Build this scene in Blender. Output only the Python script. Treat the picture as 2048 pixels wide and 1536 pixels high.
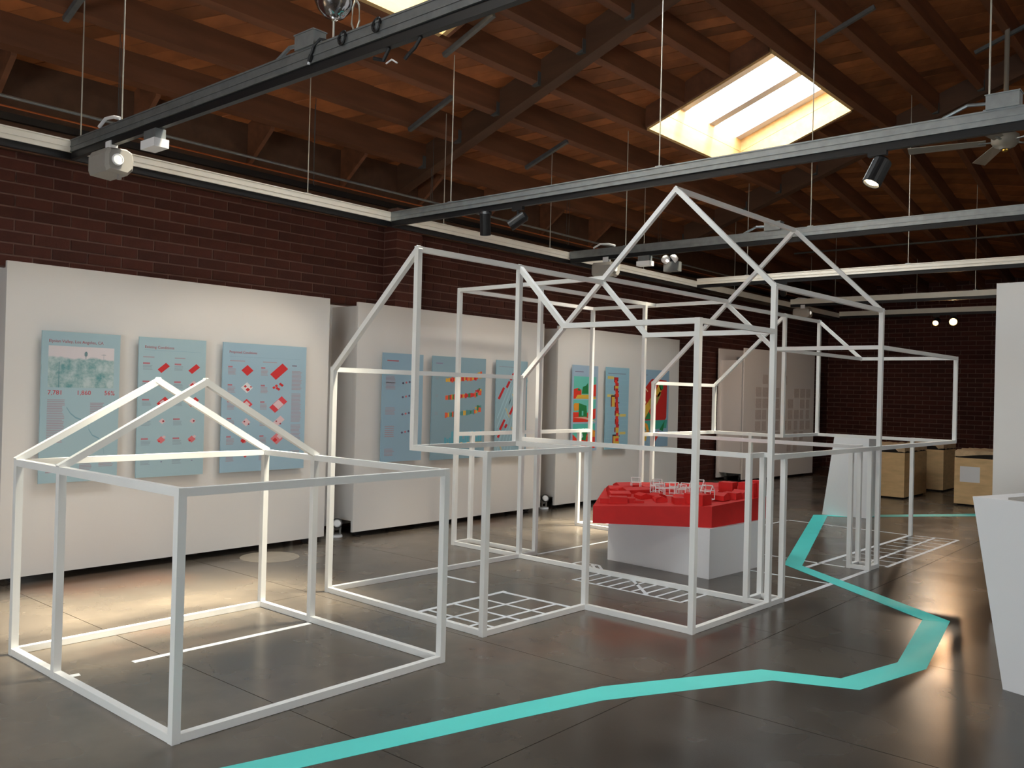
import bpy, math, random
import numpy as np
from mathutils import Vector, Matrix
random.seed(7)
scene = bpy.context.scene
for o in list(bpy.data.objects): bpy.data.objects.remove(o)
COL = scene.collection

# ------------------------------------------------------------------ camera
F_PX = 1755.9
YAW, PITCH, ROLL = math.radians(40.7074), math.radians(0.4409), math.radians(1.4477)
fw = Vector((math.cos(YAW)*math.cos(PITCH), math.sin(YAW)*math.cos(PITCH), math.sin(PITCH)))
rt = fw.cross(Vector((0, 0, 1))).normalized(); up = rt.cross(fw)
r2 = math.cos(ROLL)*rt + math.sin(ROLL)*up; u2 = -math.sin(ROLL)*rt + math.cos(ROLL)*up
cam = bpy.data.cameras.new('camera'); cam.sensor_width = 36; cam.lens = F_PX/2048*36
cam.clip_start = 0.05; cam.clip_end = 200
cob = bpy.data.objects.new('camera', cam); COL.objects.link(cob)
M = Matrix((r2, u2, -fw)).transposed().to_4x4(); M.translation = (0, 0, 1.6)
cob.matrix_world = M; scene.camera = cob

# ------------------------------------------------------------------ world, sun, portals, exposure
scene.view_settings.view_transform = 'Standard'; scene.view_settings.look = 'None'
scene.view_settings.gamma = 1; scene.view_settings.use_curve_mapping = False
scene.view_settings.exposure = 0.0
SKY = 17.5
w = bpy.data.worlds.new('sky'); scene.world = w; w.use_nodes = True
bg = w.node_tree.nodes['Background']; bg.inputs[0].default_value = (0.93, 0.97, 1.0, 1); bg.inputs[1].default_value = SKY
sun = bpy.data.lights.new('sun', 'SUN'); sun.energy = 36; sun.angle = math.radians(14); sun.color = (1.0, 0.87, 0.67)
so = bpy.data.objects.new('sun', sun); COL.objects.link(so)
so.rotation_euler = Vector((-1.2, 0.95, -5.0)).to_track_quat('-Z', 'Y').to_euler()

# roof geometry shared by portals and structure
Z0, SL = 6.874, 0.36            # underside of the joists: z = Z0 - SL*y (left slope)
RIDGE = 0.6; YW = 8.0; XB, XF = -6.0, 20.9; YR = -6.8
def zr(y, off=0.0): return Z0 + off - SL*(y if y >= RIDGE else 2*RIDGE - y)
XG = 13.05
def zx(x, y, off=0.0):          # past the last girder the joists run down to the far wall plate
    z = zr(y)
    if x > XG:
        t = (x-XG)/(XF-XG); z = z*(1-t)+3.994*t
    return z+off
SKYL = [(3.13, 5.55), (9.08, 11.5), (-2.8, -0.4)]       # skylights, left slope, x ranges; the last is unseen, added for fill
SKY_Y = (4.175, 5.72)
FILL_SKYR = [(3.13, 5.55), (9.08, 11.5)]   # right slope, unseen skylights added for fill light
FILL_SKYR_Y = (2*RIDGE-5.72, 2*RIDGE-4.175)
HL = [(p-.052, q+.052) for p, q in SKYL]; HR = [(p-.052, q+.052) for p, q in FILL_SKYR]
HY = (SKY_Y[0]-.036, SKY_Y[1]+.036); HRY = (FILL_SKYR_Y[0]-.036, FILL_SKYR_Y[1]+.036)
def portal(name, c, ex, ey, nrm):
    L = bpy.data.lights.new(name, 'AREA'); L.shape = 'RECTANGLE'; L.size = ex; L.size_y = ey
    L.cycles.is_portal = True
    o = bpy.data.objects.new(name, L); COL.objects.link(o); o.location = c
    o.rotation_euler = Vector(nrm).to_track_quat('-Z', 'Y').to_euler()
for x0, x1 in SKYL:
    yc = sum(SKY_Y)/2; portal('skylight_portal', ((x0+x1)/2, yc, zr(yc, .5)), x1-x0, 1.75, (0, -SL, -1))
for x0, x1 in FILL_SKYR:
    yc = sum(FILL_SKYR_Y)/2; portal('skylight_portal', ((x0+x1)/2, yc, zr(yc, .5)), x1-x0, 1.75, (0, SL, -1))
FILL_WIN = (-2.8, 2.2, 0.25, 2.3)      # unseen window added behind the camera for fill daylight: y0,y1,z0,z1
portal('window_portal', (XB-.1, (FILL_WIN[0]+FILL_WIN[1])/2, (FILL_WIN[2]+FILL_WIN[3])/2), FILL_WIN[1]-FILL_WIN[0], FILL_WIN[3]-FILL_WIN[2], (1, 0, 0))

# ------------------------------------------------------------------ materials
def lin(c):
    return tuple(((v/255)/12.92 if v/255 <= .04045 else ((v/255+.055)/1.055)**2.4) for v in c)
MATS = {}
def mat(name, rgb, rough=0.6, metal=0.0, var=0.0, scale=8.0, bump=0.0, bscale=60.0, stretch=None, island=0.0, emit=0.0, alpha=None, spec=0.5):
    if name in MATS: return MATS[name]
    m = bpy.data.materials.new(name); m.use_nodes = True; nt = m.node_tree; b = nt.nodes['Principled BSDF']
    c = lin(rgb); b.inputs['Base Color'].default_value = (*c, 1); b.inputs['Roughness'].default_value = rough
    b.inputs['Metallic'].default_value = metal; b.inputs['Specular IOR Level'].default_value = spec
    tc = nt.nodes.new('ShaderNodeTexCoord'); mp = nt.nodes.new('ShaderNodeMapping'); nt.links.new(tc.outputs['Object'], mp.inputs[0])
    if stretch: mp.inputs['Scale'].default_value = stretch
    last = None
    if var > 0:
        n = nt.nodes.new('ShaderNodeTexNoise'); n.inputs['Scale'].default_value = scale; n.inputs['Detail'].default_value = 5
        nt.links.new(mp.outputs[0], n.inputs['Vector'])
        r = nt.nodes.new('ShaderNodeMapRange'); r.inputs[1].default_value = .3; r.inputs[2].default_value = .7
        r.inputs[3].default_value = 1-var; r.inputs[4].default_value = 1+var; nt.links.new(n.outputs[0], r.inputs[0]); last = r.outputs[0]
    if island > 0:
        g = nt.nodes.new('ShaderNodeNewGeometry'); oi = nt.nodes.new('ShaderNodeObjectInfo')
        ad = nt.nodes.new('ShaderNodeMath'); ad.operation = 'ADD'; nt.links.new(g.outputs['Random Per Island'], ad.inputs[0]); nt.links.new(oi.outputs['Random'], ad.inputs[1])
        fr = nt.nodes.new('ShaderNodeMath'); fr.operation = 'FRACT'; nt.links.new(ad.outputs[0], fr.inputs[0])
        r = nt.nodes.new('ShaderNodeMapRange'); r.inputs[3].default_value = 1-island; r.inputs[4].default_value = 1+island; nt.links.new(fr.outputs[0], r.inputs[0])
        if last is None: last = r.outputs[0]
        else:
            mu = nt.nodes.new('ShaderNodeMath'); mu.operation = 'MULTIPLY'; nt.links.new(last, mu.inputs[0]); nt.links.new(r.outputs[0], mu.inputs[1]); last = mu.outputs[0]
    if last is not None:
        v = nt.nodes.new('ShaderNodeVectorMath'); v.operation = 'SCALE'; v.inputs[0].default_value = c; nt.links.new(last, v.inputs['Scale']); nt.links.new(v.outputs[0], b.inputs['Base Color'])
    if bump > 0:
        n = nt.nodes.new('ShaderNodeTexNoise'); n.inputs['Scale'].default_value = bscale; n.inputs['Detail'].default_value = 4; nt.links.new(mp.outputs[0], n.inputs['Vector'])
        bp = nt.nodes.new('ShaderNodeBump'); bp.inputs['Strength'].default_value = bump; bp.inputs['Distance'].default_value = .01
        nt.links.new(n.outputs[0], bp.inputs['Height']); nt.links.new(bp.outputs[0], b.inputs['Normal'])
    if emit > 0:
        b.inputs['Emission Color'].default_value = (*c, 1); b.inputs['Emission Strength'].default_value = emit
    MATS[name] = m; return m
mat('white_bar', (232, 232, 230), .55, var=.02, scale=3)
mat('white_wall', (228, 224, 220), .8, var=.015, scale=1.5)
mat('white_wall_end', (190, 188, 186), .8)
mat('brick', (80, 39, 29), .85, var=.16, scale=6, bump=.35, bscale=45, island=.18)
mat('mortar', (124, 94, 84), .95, var=.15, scale=9, bump=.3)
mat('deck_wood', (150, 88, 47), .6, var=.22, scale=5, stretch=(1, 1, 1), bump=.1, island=.42)
mat('joist_wood', (116, 71, 45), .65, var=.22, scale=3, stretch=(.4, 3, 3), bump=.1, island=.18)
mat('girder_wood', (90, 60, 41), .65, var=.2, scale=3, stretch=(3, .4, 3), bump=.1)
mat('well_wood', (214, 176, 120), .6, var=.15, scale=4, stretch=(.5, 3, 3), bump=.1)
mat('galv', (150, 156, 158), .42, .75, var=.12, scale=14)
mat('galv_dark', (112, 114, 114), .55, .5, var=.15, scale=14)
mat('hanger_steel', (90, 90, 88), .75, .2)
mat('rail_white', (222, 216, 204), .5, var=.03)
mat('black_metal', (22, 22, 24), .45, .2)
mat('black_gloss', (16, 16, 18), .15)
mat('chrome', (220, 220, 225), .12, 1.0)
mat('wire', (190, 188, 176), .45, .6)
mat('cable_black', (25, 24, 24), .6)
mat('copper', (196, 108, 60), .4, .6)
mat('grey_plastic', (150, 146, 140), .5, var=.03)
mat('light_plastic', (228, 228, 230), .45)
mat('lens', (240, 238, 225), .2, emit=.8)
mat('lamp_on', (255, 236, 196), .4, emit=14.0)
mat('lamp_hot', (255, 186, 104), .4, emit=45.0)
mat('red_model', (206, 24, 20), .65, var=.05, scale=12)
mat('plinth_white', (226, 226, 228), .6, var=.015, scale=2)
mat('mint', (90, 226, 218), .45, var=.03, scale=4)
mat('tape_white', (228, 232, 236), .5)
mat('ply', (214, 178, 128), .6, var=.12, scale=4, stretch=(1, 1, 4), bump=.1)
mat('ply_edge', (196, 166, 130), .8, var=.2, scale=9, bump=.5)
mat('dark_gap', (30, 20, 14), .9)
mat('paper', (224, 222, 222), .8)
mat('glazing_paint', (206, 202, 210), .6)
mat('paper_grey', (206, 196, 190), .8, var=.07, scale=25)
mat('ink', (150, 140, 140), .8)
mat('trim_dark', (40, 30, 26), .7)
mat('caster', (40, 40, 42), .5)
mat('fan_grey', (142, 138, 130), .5)
mat('concrete_patch', (170, 158, 140), .35, var=.1)
mat('box_grey', (96, 98, 98), .5)
mat('brass', (220, 180, 90), .3, 1.0)
mat('board_back', (235, 235, 235), .7)

def glass():
    m = bpy.data.materials.new('skylight_glass'); m.use_nodes = True; nt = m.node_tree; nt.nodes.clear()
    out = nt.nodes.new('ShaderNodeOutputMaterial'); mx = nt.nodes.new('ShaderNodeMixShader'); t = nt.nodes.new('ShaderNodeBsdfTransparent'); g = nt.nodes.new('ShaderNodeBsdfGlossy')
    t.inputs[0].default_value = (.93, .95, .95, 1); g.inputs[1].default_value = .1; mx.inputs[0].default_value = .05
    nt.links.new(t.outputs[0], mx.inputs[1]); nt.links.new(g.outputs[0], mx.inputs[2]); nt.links.new(mx.outputs[0], out.inputs[0]); return m
MATS['glass'] = glass()

def floor_mat():
    m = bpy.data.materials.new('polished_concrete'); m.use_nodes = True; nt = m.node_tree; b = nt.nodes['Principled BSDF']
    tc = nt.nodes.new('ShaderNodeTexCoord'); L = nt.links.new
    def noise(s, d, vec=None, dist=0.0):
        n = nt.nodes.new('ShaderNodeTexNoise'); n.inputs['Scale'].default_value = s; n.inputs['Detail'].default_value = d; n.inputs['Distortion'].default_value = dist
        L(tc.outputs['Object'], n.inputs['Vector']); return n
    def ramp(src, stops):
        r = nt.nodes.new('ShaderNodeValToRGB'); e = r.color_ramp.elements
        e[0].position, e[0].color = stops[0][0], (*lin(stops[0][1]), 1); e[1].position, e[1].color = stops[-1][0], (*lin(stops[-1][1]), 1)
        for p, c in stops[1:-1]:
            k = e.new(p); k.color = (*lin(c), 1)
        L(src, r.inputs[0]); return r
    a = ramp(noise(.8, 5).outputs[0], [(.3, (76, 69, 62)), (.5, (90, 82, 73)), (.7, (108, 98, 86))])
    c2 = noise(.45, 4); r2 = nt.nodes.new('ShaderNodeMapRange'); r2.inputs[1].default_value = .58; r2.inputs[2].default_value = .72; L(c2.outputs[0], r2.inputs[0])
    mx = nt.nodes.new('ShaderNodeMix'); mx.data_type = 'RGBA'; L(r2.outputs[0], mx.inputs[0]); L(a.outputs[0], mx.inputs[6]); mx.inputs[7].default_value = (*lin((104, 76, 60)), 1)
    n3 = noise(9, 6); r3 = nt.nodes.new('ShaderNodeMapRange'); r3.inputs[3].default_value = .86; r3.inputs[4].default_value = 1.12; L(n3.outputs[0], r3.inputs[0])
    sc = nt.nodes.new('ShaderNodeVectorMath'); sc.operation = 'SCALE'; sp = nt.nodes.new('ShaderNodeSeparateXYZ'); L(tc.outputs['Object'], sp.inputs[0])
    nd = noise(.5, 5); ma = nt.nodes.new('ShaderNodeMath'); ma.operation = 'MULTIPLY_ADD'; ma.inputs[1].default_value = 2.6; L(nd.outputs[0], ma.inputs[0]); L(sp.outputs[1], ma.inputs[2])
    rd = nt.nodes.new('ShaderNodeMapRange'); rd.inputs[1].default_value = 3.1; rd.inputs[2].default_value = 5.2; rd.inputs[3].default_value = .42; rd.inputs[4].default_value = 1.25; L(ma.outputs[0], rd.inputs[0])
    dk = nt.nodes.new('ShaderNodeVectorMath'); dk.operation = 'SCALE'; L(mx.outputs[2], dk.inputs[0]); L(rd.outputs[0], dk.inputs['Scale'])   # concrete colour scaled darker towards low y, edge broken by noise
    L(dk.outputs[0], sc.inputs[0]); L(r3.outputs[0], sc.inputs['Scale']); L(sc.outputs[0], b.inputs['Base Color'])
    n4 = noise(1.6, 3); r4 = nt.nodes.new('ShaderNodeMapRange'); r4.inputs[1].default_value = .3; r4.inputs[2].default_value = .7; r4.inputs[3].default_value = .2; r4.inputs[4].default_value = .3
    L(n4.outputs[0], r4.inputs[0]); L(r4.outputs[0], b.inputs['Roughness']); b.inputs['Specular IOR Level'].default_value = .5
    bp = nt.nodes.new('ShaderNodeBump'); bp.inputs['Strength'].default_value = .015; bp.inputs['Distance'].default_value = .02; L(noise(5, 2).outputs[0], bp.inputs['Height']); L(bp.outputs[0], b.inputs['Normal'])
    return m
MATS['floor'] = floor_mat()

def photo_mat():
    m = bpy.data.materials.new('landscape_print'); m.use_nodes = True; nt = m.node_tree; b = nt.nodes['Principled BSDF']; L = nt.links.new
    tc = nt.nodes.new('ShaderNodeTexCoord'); sp = nt.nodes.new('ShaderNodeSeparateXYZ'); L(tc.outputs['Object'], sp.inputs[0])
    n = nt.nodes.new('ShaderNodeTexNoise'); n.inputs['Scale'].default_value = 11; n.inputs['Detail'].default_value = 10; n.inputs['Roughness'].default_value = .65; L(tc.outputs['Object'], n.inputs['Vector'])
    r = nt.nodes.new('ShaderNodeValToRGB'); e = r.color_ramp.elements
    e[0].position = .36; e[0].color = (*lin((92, 150, 156)), 1); e[1].position = .62; e[1].color = (*lin((188, 205, 206)), 1); L(n.outputs[0], r.inputs[0])
    n2 = nt.nodes.new('ShaderNodeTexNoise'); n2.inputs['Scale'].default_value = 5; n2.inputs['Detail'].default_value = 6; L(tc.outputs['Object'], n2.inputs['Vector'])
    ma = nt.nodes.new('ShaderNodeMath'); ma.operation = 'MULTIPLY_ADD'; ma.inputs[1].default_value = .12; L(n2.outputs[0], ma.inputs[0]); L(sp.outputs[2], ma.inputs[2])
    st = nt.nodes.new('ShaderNodeMapRange'); st.inputs[1].default_value = 1.045; st.inputs[2].default_value = 1.06; L(ma.outputs[0], st.inputs[0])
    mx = nt.nodes.new('ShaderNodeMix'); mx.data_type = 'RGBA'; L(st.outputs[0], mx.inputs[0]); L(r.outputs[0], mx.inputs[6]); mx.inputs[7].default_value = (*lin((222, 214, 218)), 1)
    L(mx.outputs[2], b.inputs['Base Color']); b.inputs['Roughness'].default_value = .6; return m
MATS['photo'] = photo_mat()
def cm(rgb):
    k = 'print_%02x%02x%02x' % rgb
    return mat(k, rgb, .6) and k

# ------------------------------------------------------------------ geometry helpers
ORG = {}
def org(o): return ORG.get(o.name, Vector((0, 0, 0))) if o else Vector((0, 0, 0))
def tag(o, label=None, cat=None, group=None, kind=None):
    if label: o['label'] = label
    if cat: o['category'] = cat
    if group: o['group'] = group
    if kind: o['kind'] = kind
    return o
def empty(name, loc, label=None, cat=None, group=None, kind=None):
    o = bpy.data.objects.new(name, None); COL.objects.link(o); o.location = loc; o.empty_display_size = .1
    ORG[o.name] = Vector(loc); return tag(o, label, cat, group, kind)
class MB:
    def __init__(s): s.v = []; s.f = []; s.m = []; s.mats = []
    def mi(s, m):
        if m not in s.mats: s.mats.append(m)
        return s.mats.index(m)
    def add(s, vs, fs, m='white_bar'):
        b = len(s.v); s.v += [Vector(v) for v in vs]; k = s.mi(m)
        for f in fs: s.f.append([b+i for i in f]); s.m.append(k)
        return s
    def box(s, x0, x1, y0, y1, z0, z1, m='white_bar'):
        return s.add([(x0,y0,z0),(x1,y0,z0),(x1,y1,z0),(x0,y1,z0),(x0,y0,z1),(x1,y0,z1),(x1,y1,z1),(x0,y1,z1)], BF, m)
    def prism(s, poly, z0, z1, m='white_bar', top=None):
        n = len(poly); t = top or poly
        z0f = z0 if callable(z0) else (lambda x, y: z0); z1f = z1 if callable(z1) else (lambda x, y: z1)
        vs = [(x, y, z0f(x, y)) for x, y in poly] + [(x, y, z1f(x, y)) for x, y in t]
        return s.add(vs, [list(range(n))[::-1], list(range(n, 2*n))] + [[i, (i+1) % n, n+(i+1) % n, n+i] for i in range(n)], m)
    def bar(s, p, q, w=.04, h=None, m='white_bar', ext=0.0, upv=(0, 0, 1)):
        p, q = Vector(p), Vector(q); d = (q-p).normalized(); p = p-d*ext; q = q+d*ext; h = h or w
        u = Vector(upv)
        if abs(d.dot(u)) > .95: u = Vector(HX)
        a = d.cross(u).normalized(); b = a.cross(d).normalized(); vs = []
        for c in (p, q):
            for i, j in ((-1,-1),(1,-1),(1,1),(-1,1)): vs.append(c+a*(i*w/2)+b*(j*h/2))
        return s.add(vs, BF, m)
    def tube(s, pts, r=.005, n=8, m='wire', cap=True):
        pts = [Vector(p) for p in pts]; rs = r if isinstance(r, (list, tuple)) else [r]*len(pts); rings = []; ref = None
        for i, p in enumerate(pts):
            d = (pts[min(i+1, len(pts)-1)] - pts[max(i-1, 0)])
            d = d.normalized() if d.length > 1e-9 else Vector((0, 0, 1))
            if ref is None: ref = Vector((0, 0, 1)) if abs(d.z) < .9 else Vector((1, 0, 0))
            a = d.cross(ref).normalized(); ref2 = a.cross(d); rings.append([p + (a*math.cos(t)+ref2*math.sin(t))*rs[i] for t in [2*math.pi*k/n for k in range(n)]])
        vs = [v for g in rings for v in g]; fs = []
        for i in range(len(rings)-1):
            for k in range(n): fs.append([i*n+k, i*n+(k+1) % n, (i+1)*n+(k+1) % n, (i+1)*n+k])
        if cap: fs += [list(range(n))[::-1], [(len(rings)-1)*n+k for k in range(n)]]
        return s.add(vs, fs, m)
    def build(s, name, parent=None, smooth=False, origin=None):
        me = bpy.data.meshes.new(name)
        if parent is not None: o0 = org(parent)
        elif origin is not None: o0 = Vector(origin)
        else:
            xs = [v.x for v in s.v]; ys = [v.y for v in s.v]; o0 = Vector(((min(xs)+max(xs))/2, (min(ys)+max(ys))/2, min(v.z for v in s.v)))
        me.from_pydata([tuple(v-o0) for v in s.v], [], s.f); me.update()
        for m in s.mats: me.materials.append(MATS[m])
        me.polygons.foreach_set('material_index', s.m)
        if smooth: me.polygons.foreach_set('use_smooth', [True]*len(s.f))
        o = bpy.data.objects.new(name, me); COL.objects.link(o)
        if parent is not None: o.parent = parent
        else: o.location = o0
        ORG[o.name] = o0; return o
BF = [[3,2,1,0],[4,5,6,7],[0,1,5,4],[1,2,6,5],[2,3,7,6],[3,0,4,7]]
HX = (1, 0, 0)
def clip(poly, f):
    out = []
    for i in range(len(poly)):
        a, b = poly[i], poly[(i+1) % len(poly)]; fa, fb = f(a), f(b)
        if fa >= 0: out.append(a)
        if fa*fb < 0:
            t = fa/(fa-fb); out.append((a[0]+(b[0]-a[0])*t, a[1]+(b[1]-a[1])*t))
    return out
def cliprect(poly, x0, x1, y0, y1):
    for f in (lambda p: p[0]-x0, lambda p: x1-p[0], lambda p: p[1]-y0, lambda p: y1-p[1]):
        poly = clip(poly, f)
        if len(poly) < 3: return []
    return poly
def area(p): return abs(sum(p[i][0]*p[(i+1) % len(p)][1]-p[(i+1) % len(p)][0]*p[i][1] for i in range(len(p))))/2
def text(s, size, name, parent, loc, m, rot=(math.pi/2, 0, 0), depth=.0003, align='LEFT'):
    c = bpy.data.curves.new(name, 'FONT'); c.body = s; c.size = size; c.extrude = depth; c.align_x = align; c.resolution_u = 2
    t = bpy.data.objects.new('t', c); COL.objects.link(t); dg = bpy.context.evaluated_depsgraph_get()
    me = bpy.data.meshes.new_from_object(t.evaluated_get(dg)); bpy.data.objects.remove(t); me.name = name
    me.materials.clear(); me.materials.append(MATS[m])
    o = bpy.data.objects.new(name, me); COL.objects.link(o); o.parent = parent
    o.location = Vector(loc)-org(parent); o.rotation_euler = rot; return o
def frac(*p): return p

# ------------------------------------------------------------------ floor
fl = MB().box(XB-.2, XF+.2, YR-.2, YW+.2, -.3, -.035, 'trim_dark').build('floor', origin=(0, 0, -.035)); tag(fl, kind='structure')
xs = [XB-.2] + [2.6+1.56*k for k in range(-5, 12)] + [XF+.2]; ys = [YR-.2, -3.6, -.55, 2.5, 5.55, YW+.2]; g = .0025
for i in range(len(xs)-1):
    for j in range(len(ys)-1):
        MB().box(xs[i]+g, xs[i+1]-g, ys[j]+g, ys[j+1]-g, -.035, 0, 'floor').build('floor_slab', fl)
dc = MB(); dc.prism([(4.75+.27*math.cos(t), 7.0+.27*math.sin(t)) for t in [k*math.pi/10 for k in range(20)]], 0.0002, .0012, 'concrete_patch')
tag(dc.build('floor_plate'), 'pale round patch in the concrete floor beside the long white display wall', 'floor patch')

# ------------------------------------------------------------------ brick walls
CH, BL, JT = .1015, .305, .015
def brick_wall(name, along, fixed, a0, a1, ztop, facing, key, ind_ok, pil=()):
    """along: 'x' or 'y'; face of the bricks at `fixed`, facing sign; bricks stand 8 mm proud of the mortar"""
    s = facing; back = fixed - s*.25; mort = fixed - s*.009
    mb = MB(); n = 24; 
    pr = [(a0+(a1-a0)*k/n) for k in range(n+1)]; prof = [(a, ztop(a)) for a in pr]
    poly = [(a0-.26, -.3), (a1+.26, -.3), (a1+.26, prof[-1][1])] + prof[::-1] + [(a0-.26, prof[0][1])]
    k = len(poly); vs = []
    for c in (back, mort): vs += [((a, c, z) if along == 'x' else (c, a, z)) for a, z in poly]
    mb.add(vs, [list(range(k)), list(range(k, 2*k))[::-1]] + [[i, k+i, k+(i+1) % k, (i+1) % k] for i in range(k)], 'mortar')
    wall = mb.build(name, origin=(0, 0, 0)); tag(wall, kind='structure')
    def brick(a, b, z):
        if along == 'x': return MB().box(a, b, min(fixed, fixed-s*.02), max(fixed, fixed-s*.02), z, z+CH-JT, 'brick')
        return MB().box(min(fixed, fixed-s*.02), max(fixed, fixed-s*.02), a, b, z, z+CH-JT, 'brick')
    cells = []
    zt = max(z for _, z in prof); r = 0
    while r*CH < zt:
        z = r*CH; a = a0 - (BL/2 if r % 2 else 0)
        while a < a1:
            b0, b1 = max(a, a0), min(a+BL-JT, a1); a += BL
            if b1-b0 < .03: continue
            if z+CH > min(ztop(b0), ztop(b1)): continue
            cells.append((b0, b1, z))
        r += 1
    cells.sort(key=key); good = [c for c in cells if ind_ok(c)][:300]; gs = set(good)
    cache = {}
    for c in good:
        ln = round(c[1]-c[0], 3)
        if ln not in cache:
            if along == 'x': q = MB().box(0, ln, min(0, -s*.02), max(0, -s*.02), 0, CH-JT, 'brick')
            else: q = MB().box(min(0, -s*.02), max(0, -s*.02), 0, ln, 0, CH-JT, 'brick')
            me = bpy.data.meshes.new('brick'); me.from_pydata([tuple(v) for v in q.v], [], q.f); me.materials.append(MATS['brick']); me.update(); cache[ln] = me
        o = bpy.data.objects.new('brick', cache[ln]); COL.objects.link(o); o.parent = wall; jit = random.uniform(-.002, .003)*s
        o.location = (c[0], fixed+jit, c[2]) if along == 'x' else (fixed+jit, c[0], c[2])
    rest = MB()
    for c in cells:
        if c in gs: continue
        q = brick(*c); rest.add(q.v, q.f, 'brick')
    if rest.v: tag(rest.build('brick_courses', wall), kind='stuff')
    return wall
ztl = lambda a: zr(YW, .30)
brick_wall('wall_left', 'x', YW, XB, XF, ztl, -1, lambda c: math.hypot(c[0]-1.5, 8), lambda c: 2.4 < c[2] < 3.75 and c[0] > 1.9)
brick_wall('wall_far', 'y', XF, YR, YW, lambda a: 3.994+.30, -1, lambda c: abs(c[0]-5.0)+.6*abs(c[2]-1.6), lambda c: 3.4 < c[0] < 7.2)
# brick pilaster under the girder
pl = MB().box(6.9, 7.3, YW-.22, YW-.0001, -.05, 3.72, 'mortar').build('brick_pilaster', origin=(7.1, YW-.1, 0)); tag(pl, kind='structure'); pl.name = 'trim_1'
ORG['trim_1'] = Vector((7.1, YW-.1, 0))
for r in range(24, 36):
    for k in range(2 if r % 2 else 1):
        x0, x1 = ((6.895, 7.305) if r % 2 == 0 else ((6.895, 7.095) if k == 0 else (7.106, 7.305)))
        MB().box(x0, x1, YW-.228, YW-.012, r*CH, r*CH+CH-JT, 'brick').build('brick', pl)
# right and back walls (plain painted), back wall with an unseen window added for fill
wr = MB().box(XB-.2, XF, YR-.25, YR, -.3, zr(YR, .30), 'white_wall').build('wall_right', origin=(0, YR, 0)); tag(wr, kind='structure')
wb = MB()
def yz(y0, y1, z0, z1f):
    n = 10; ps = [(y0+(y1-y0)*k/n) for k in range(n+1)]
    poly = [(y0, z0), (y1, z0)] + [(y, z1f(y)) for y in ps[::-1]]; k = len(poly)
    wb.add([(XB-.25, y, z) for y, z in poly]+[(XB, y, z) for y, z in poly], [list(range(k))[::-1], list(range(k, 2*k))]+[[i, (i+1) % k, k+(i+1) % k, k+i] for i in range(k)], 'white_wall')
yz(YR-.25, FILL_WIN[0], -.3, lambda y: zr(y, .30)); yz(FILL_WIN[1], YW, -.3, lambda y: zr(y, .30)); yz(FILL_WIN[0], FILL_WIN[1], -.3, lambda y: FILL_WIN[2]); yz(FILL_WIN[0], RIDGE, FILL_WIN[3], lambda y: zr(y, .30)); yz(RIDGE, FILL_WIN[1], FILL_WIN[3], lambda y: zr(y, .30))
tag(wb.build('wall_back', origin=(XB, 0, 0)), kind='structure')
wn = MB()
for k in range(7):
    y = FILL_WIN[0]+(FILL_WIN[1]-FILL_WIN[0])*k/6; wn.box(XB-.16, XB-.09, y-.03, y+.03, FILL_WIN[2], FILL_WIN[3], 'black_metal')
for z in (FILL_WIN[2], 2.4, FILL_WIN[3]): wn.box(XB-.16, XB-.09, FILL_WIN[0], FILL_WIN[1], z-.03, z+.03, 'black_metal')
wno = tag(wn.build('window_1', origin=(XB, 0, 0)), kind='structure')  # unseen glazing, put in to let fill light reach the camera side
for k in range(6):
    y0 = FILL_WIN[0]+(FILL_WIN[1]-FILL_WIN[0])*k/6; MB().box(XB-.13, XB-.12, y0+.03, y0+(FILL_WIN[1]-FILL_WIN[0])/6-.03, FILL_WIN[2]+.03, FILL_WIN[3]-.03, 'glass').build('pane', wno)

# ------------------------------------------------------------------ ceiling
DK = .25     # joist depth
cl = MB()
def slab(y0, y1, x0, x1):
    if x1 > XG:
        ny = max(1, int((y1-y0)/.6))
        for i in range(8):
            for j in range(ny):
                xa, xb = XG+(x1-XG)*i/8, XG+(x1-XG)*(i+1)/8; ya_, yb_ = y0+(y1-y0)*j/ny, y0+(y1-y0)*(j+1)/ny
                cl.prism([(xa, ya_), (xb, ya_), (xb, yb_), (xa, yb_)], lambda x, y: zx(x, y, DK+.04), lambda x, y: zx(x, y, DK+.16), 'trim_dark')
        x1 = XG
    cl.prism([(x0, y0), (x1, y0), (x1, y1), (x0, y1)], lambda x, y: zr(y, DK+.03), lambda x, y: zr(y, DK+.15), 'trim_dark')
def split(xr, holes):
    out = []; c = xr[0]
    for a, b in sorted(holes): out.append((c, a)); c = b
    out.append((c, xr[1])); return out
slab(HY[1], YW+.3, XB-.3, XF+.3); slab(RIDGE, HY[0], XB-.3, XF+.3)
for a, b in split((XB-.3, XF+.3), HL): slab(HY[0], HY[1], a, b)
slab(YR-.3, HRY[0], XB-.3, XF+.3); slab(HRY[1], RIDGE, XB-.3, XF+.3)
for a, b in split((XB-.3, XF+.3), HR): slab(HRY[0], HRY[1], a, b)
ceil = cl.build('ceiling', origin=(0, 0, 0)); tag(ceil, kind='structure')
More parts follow.
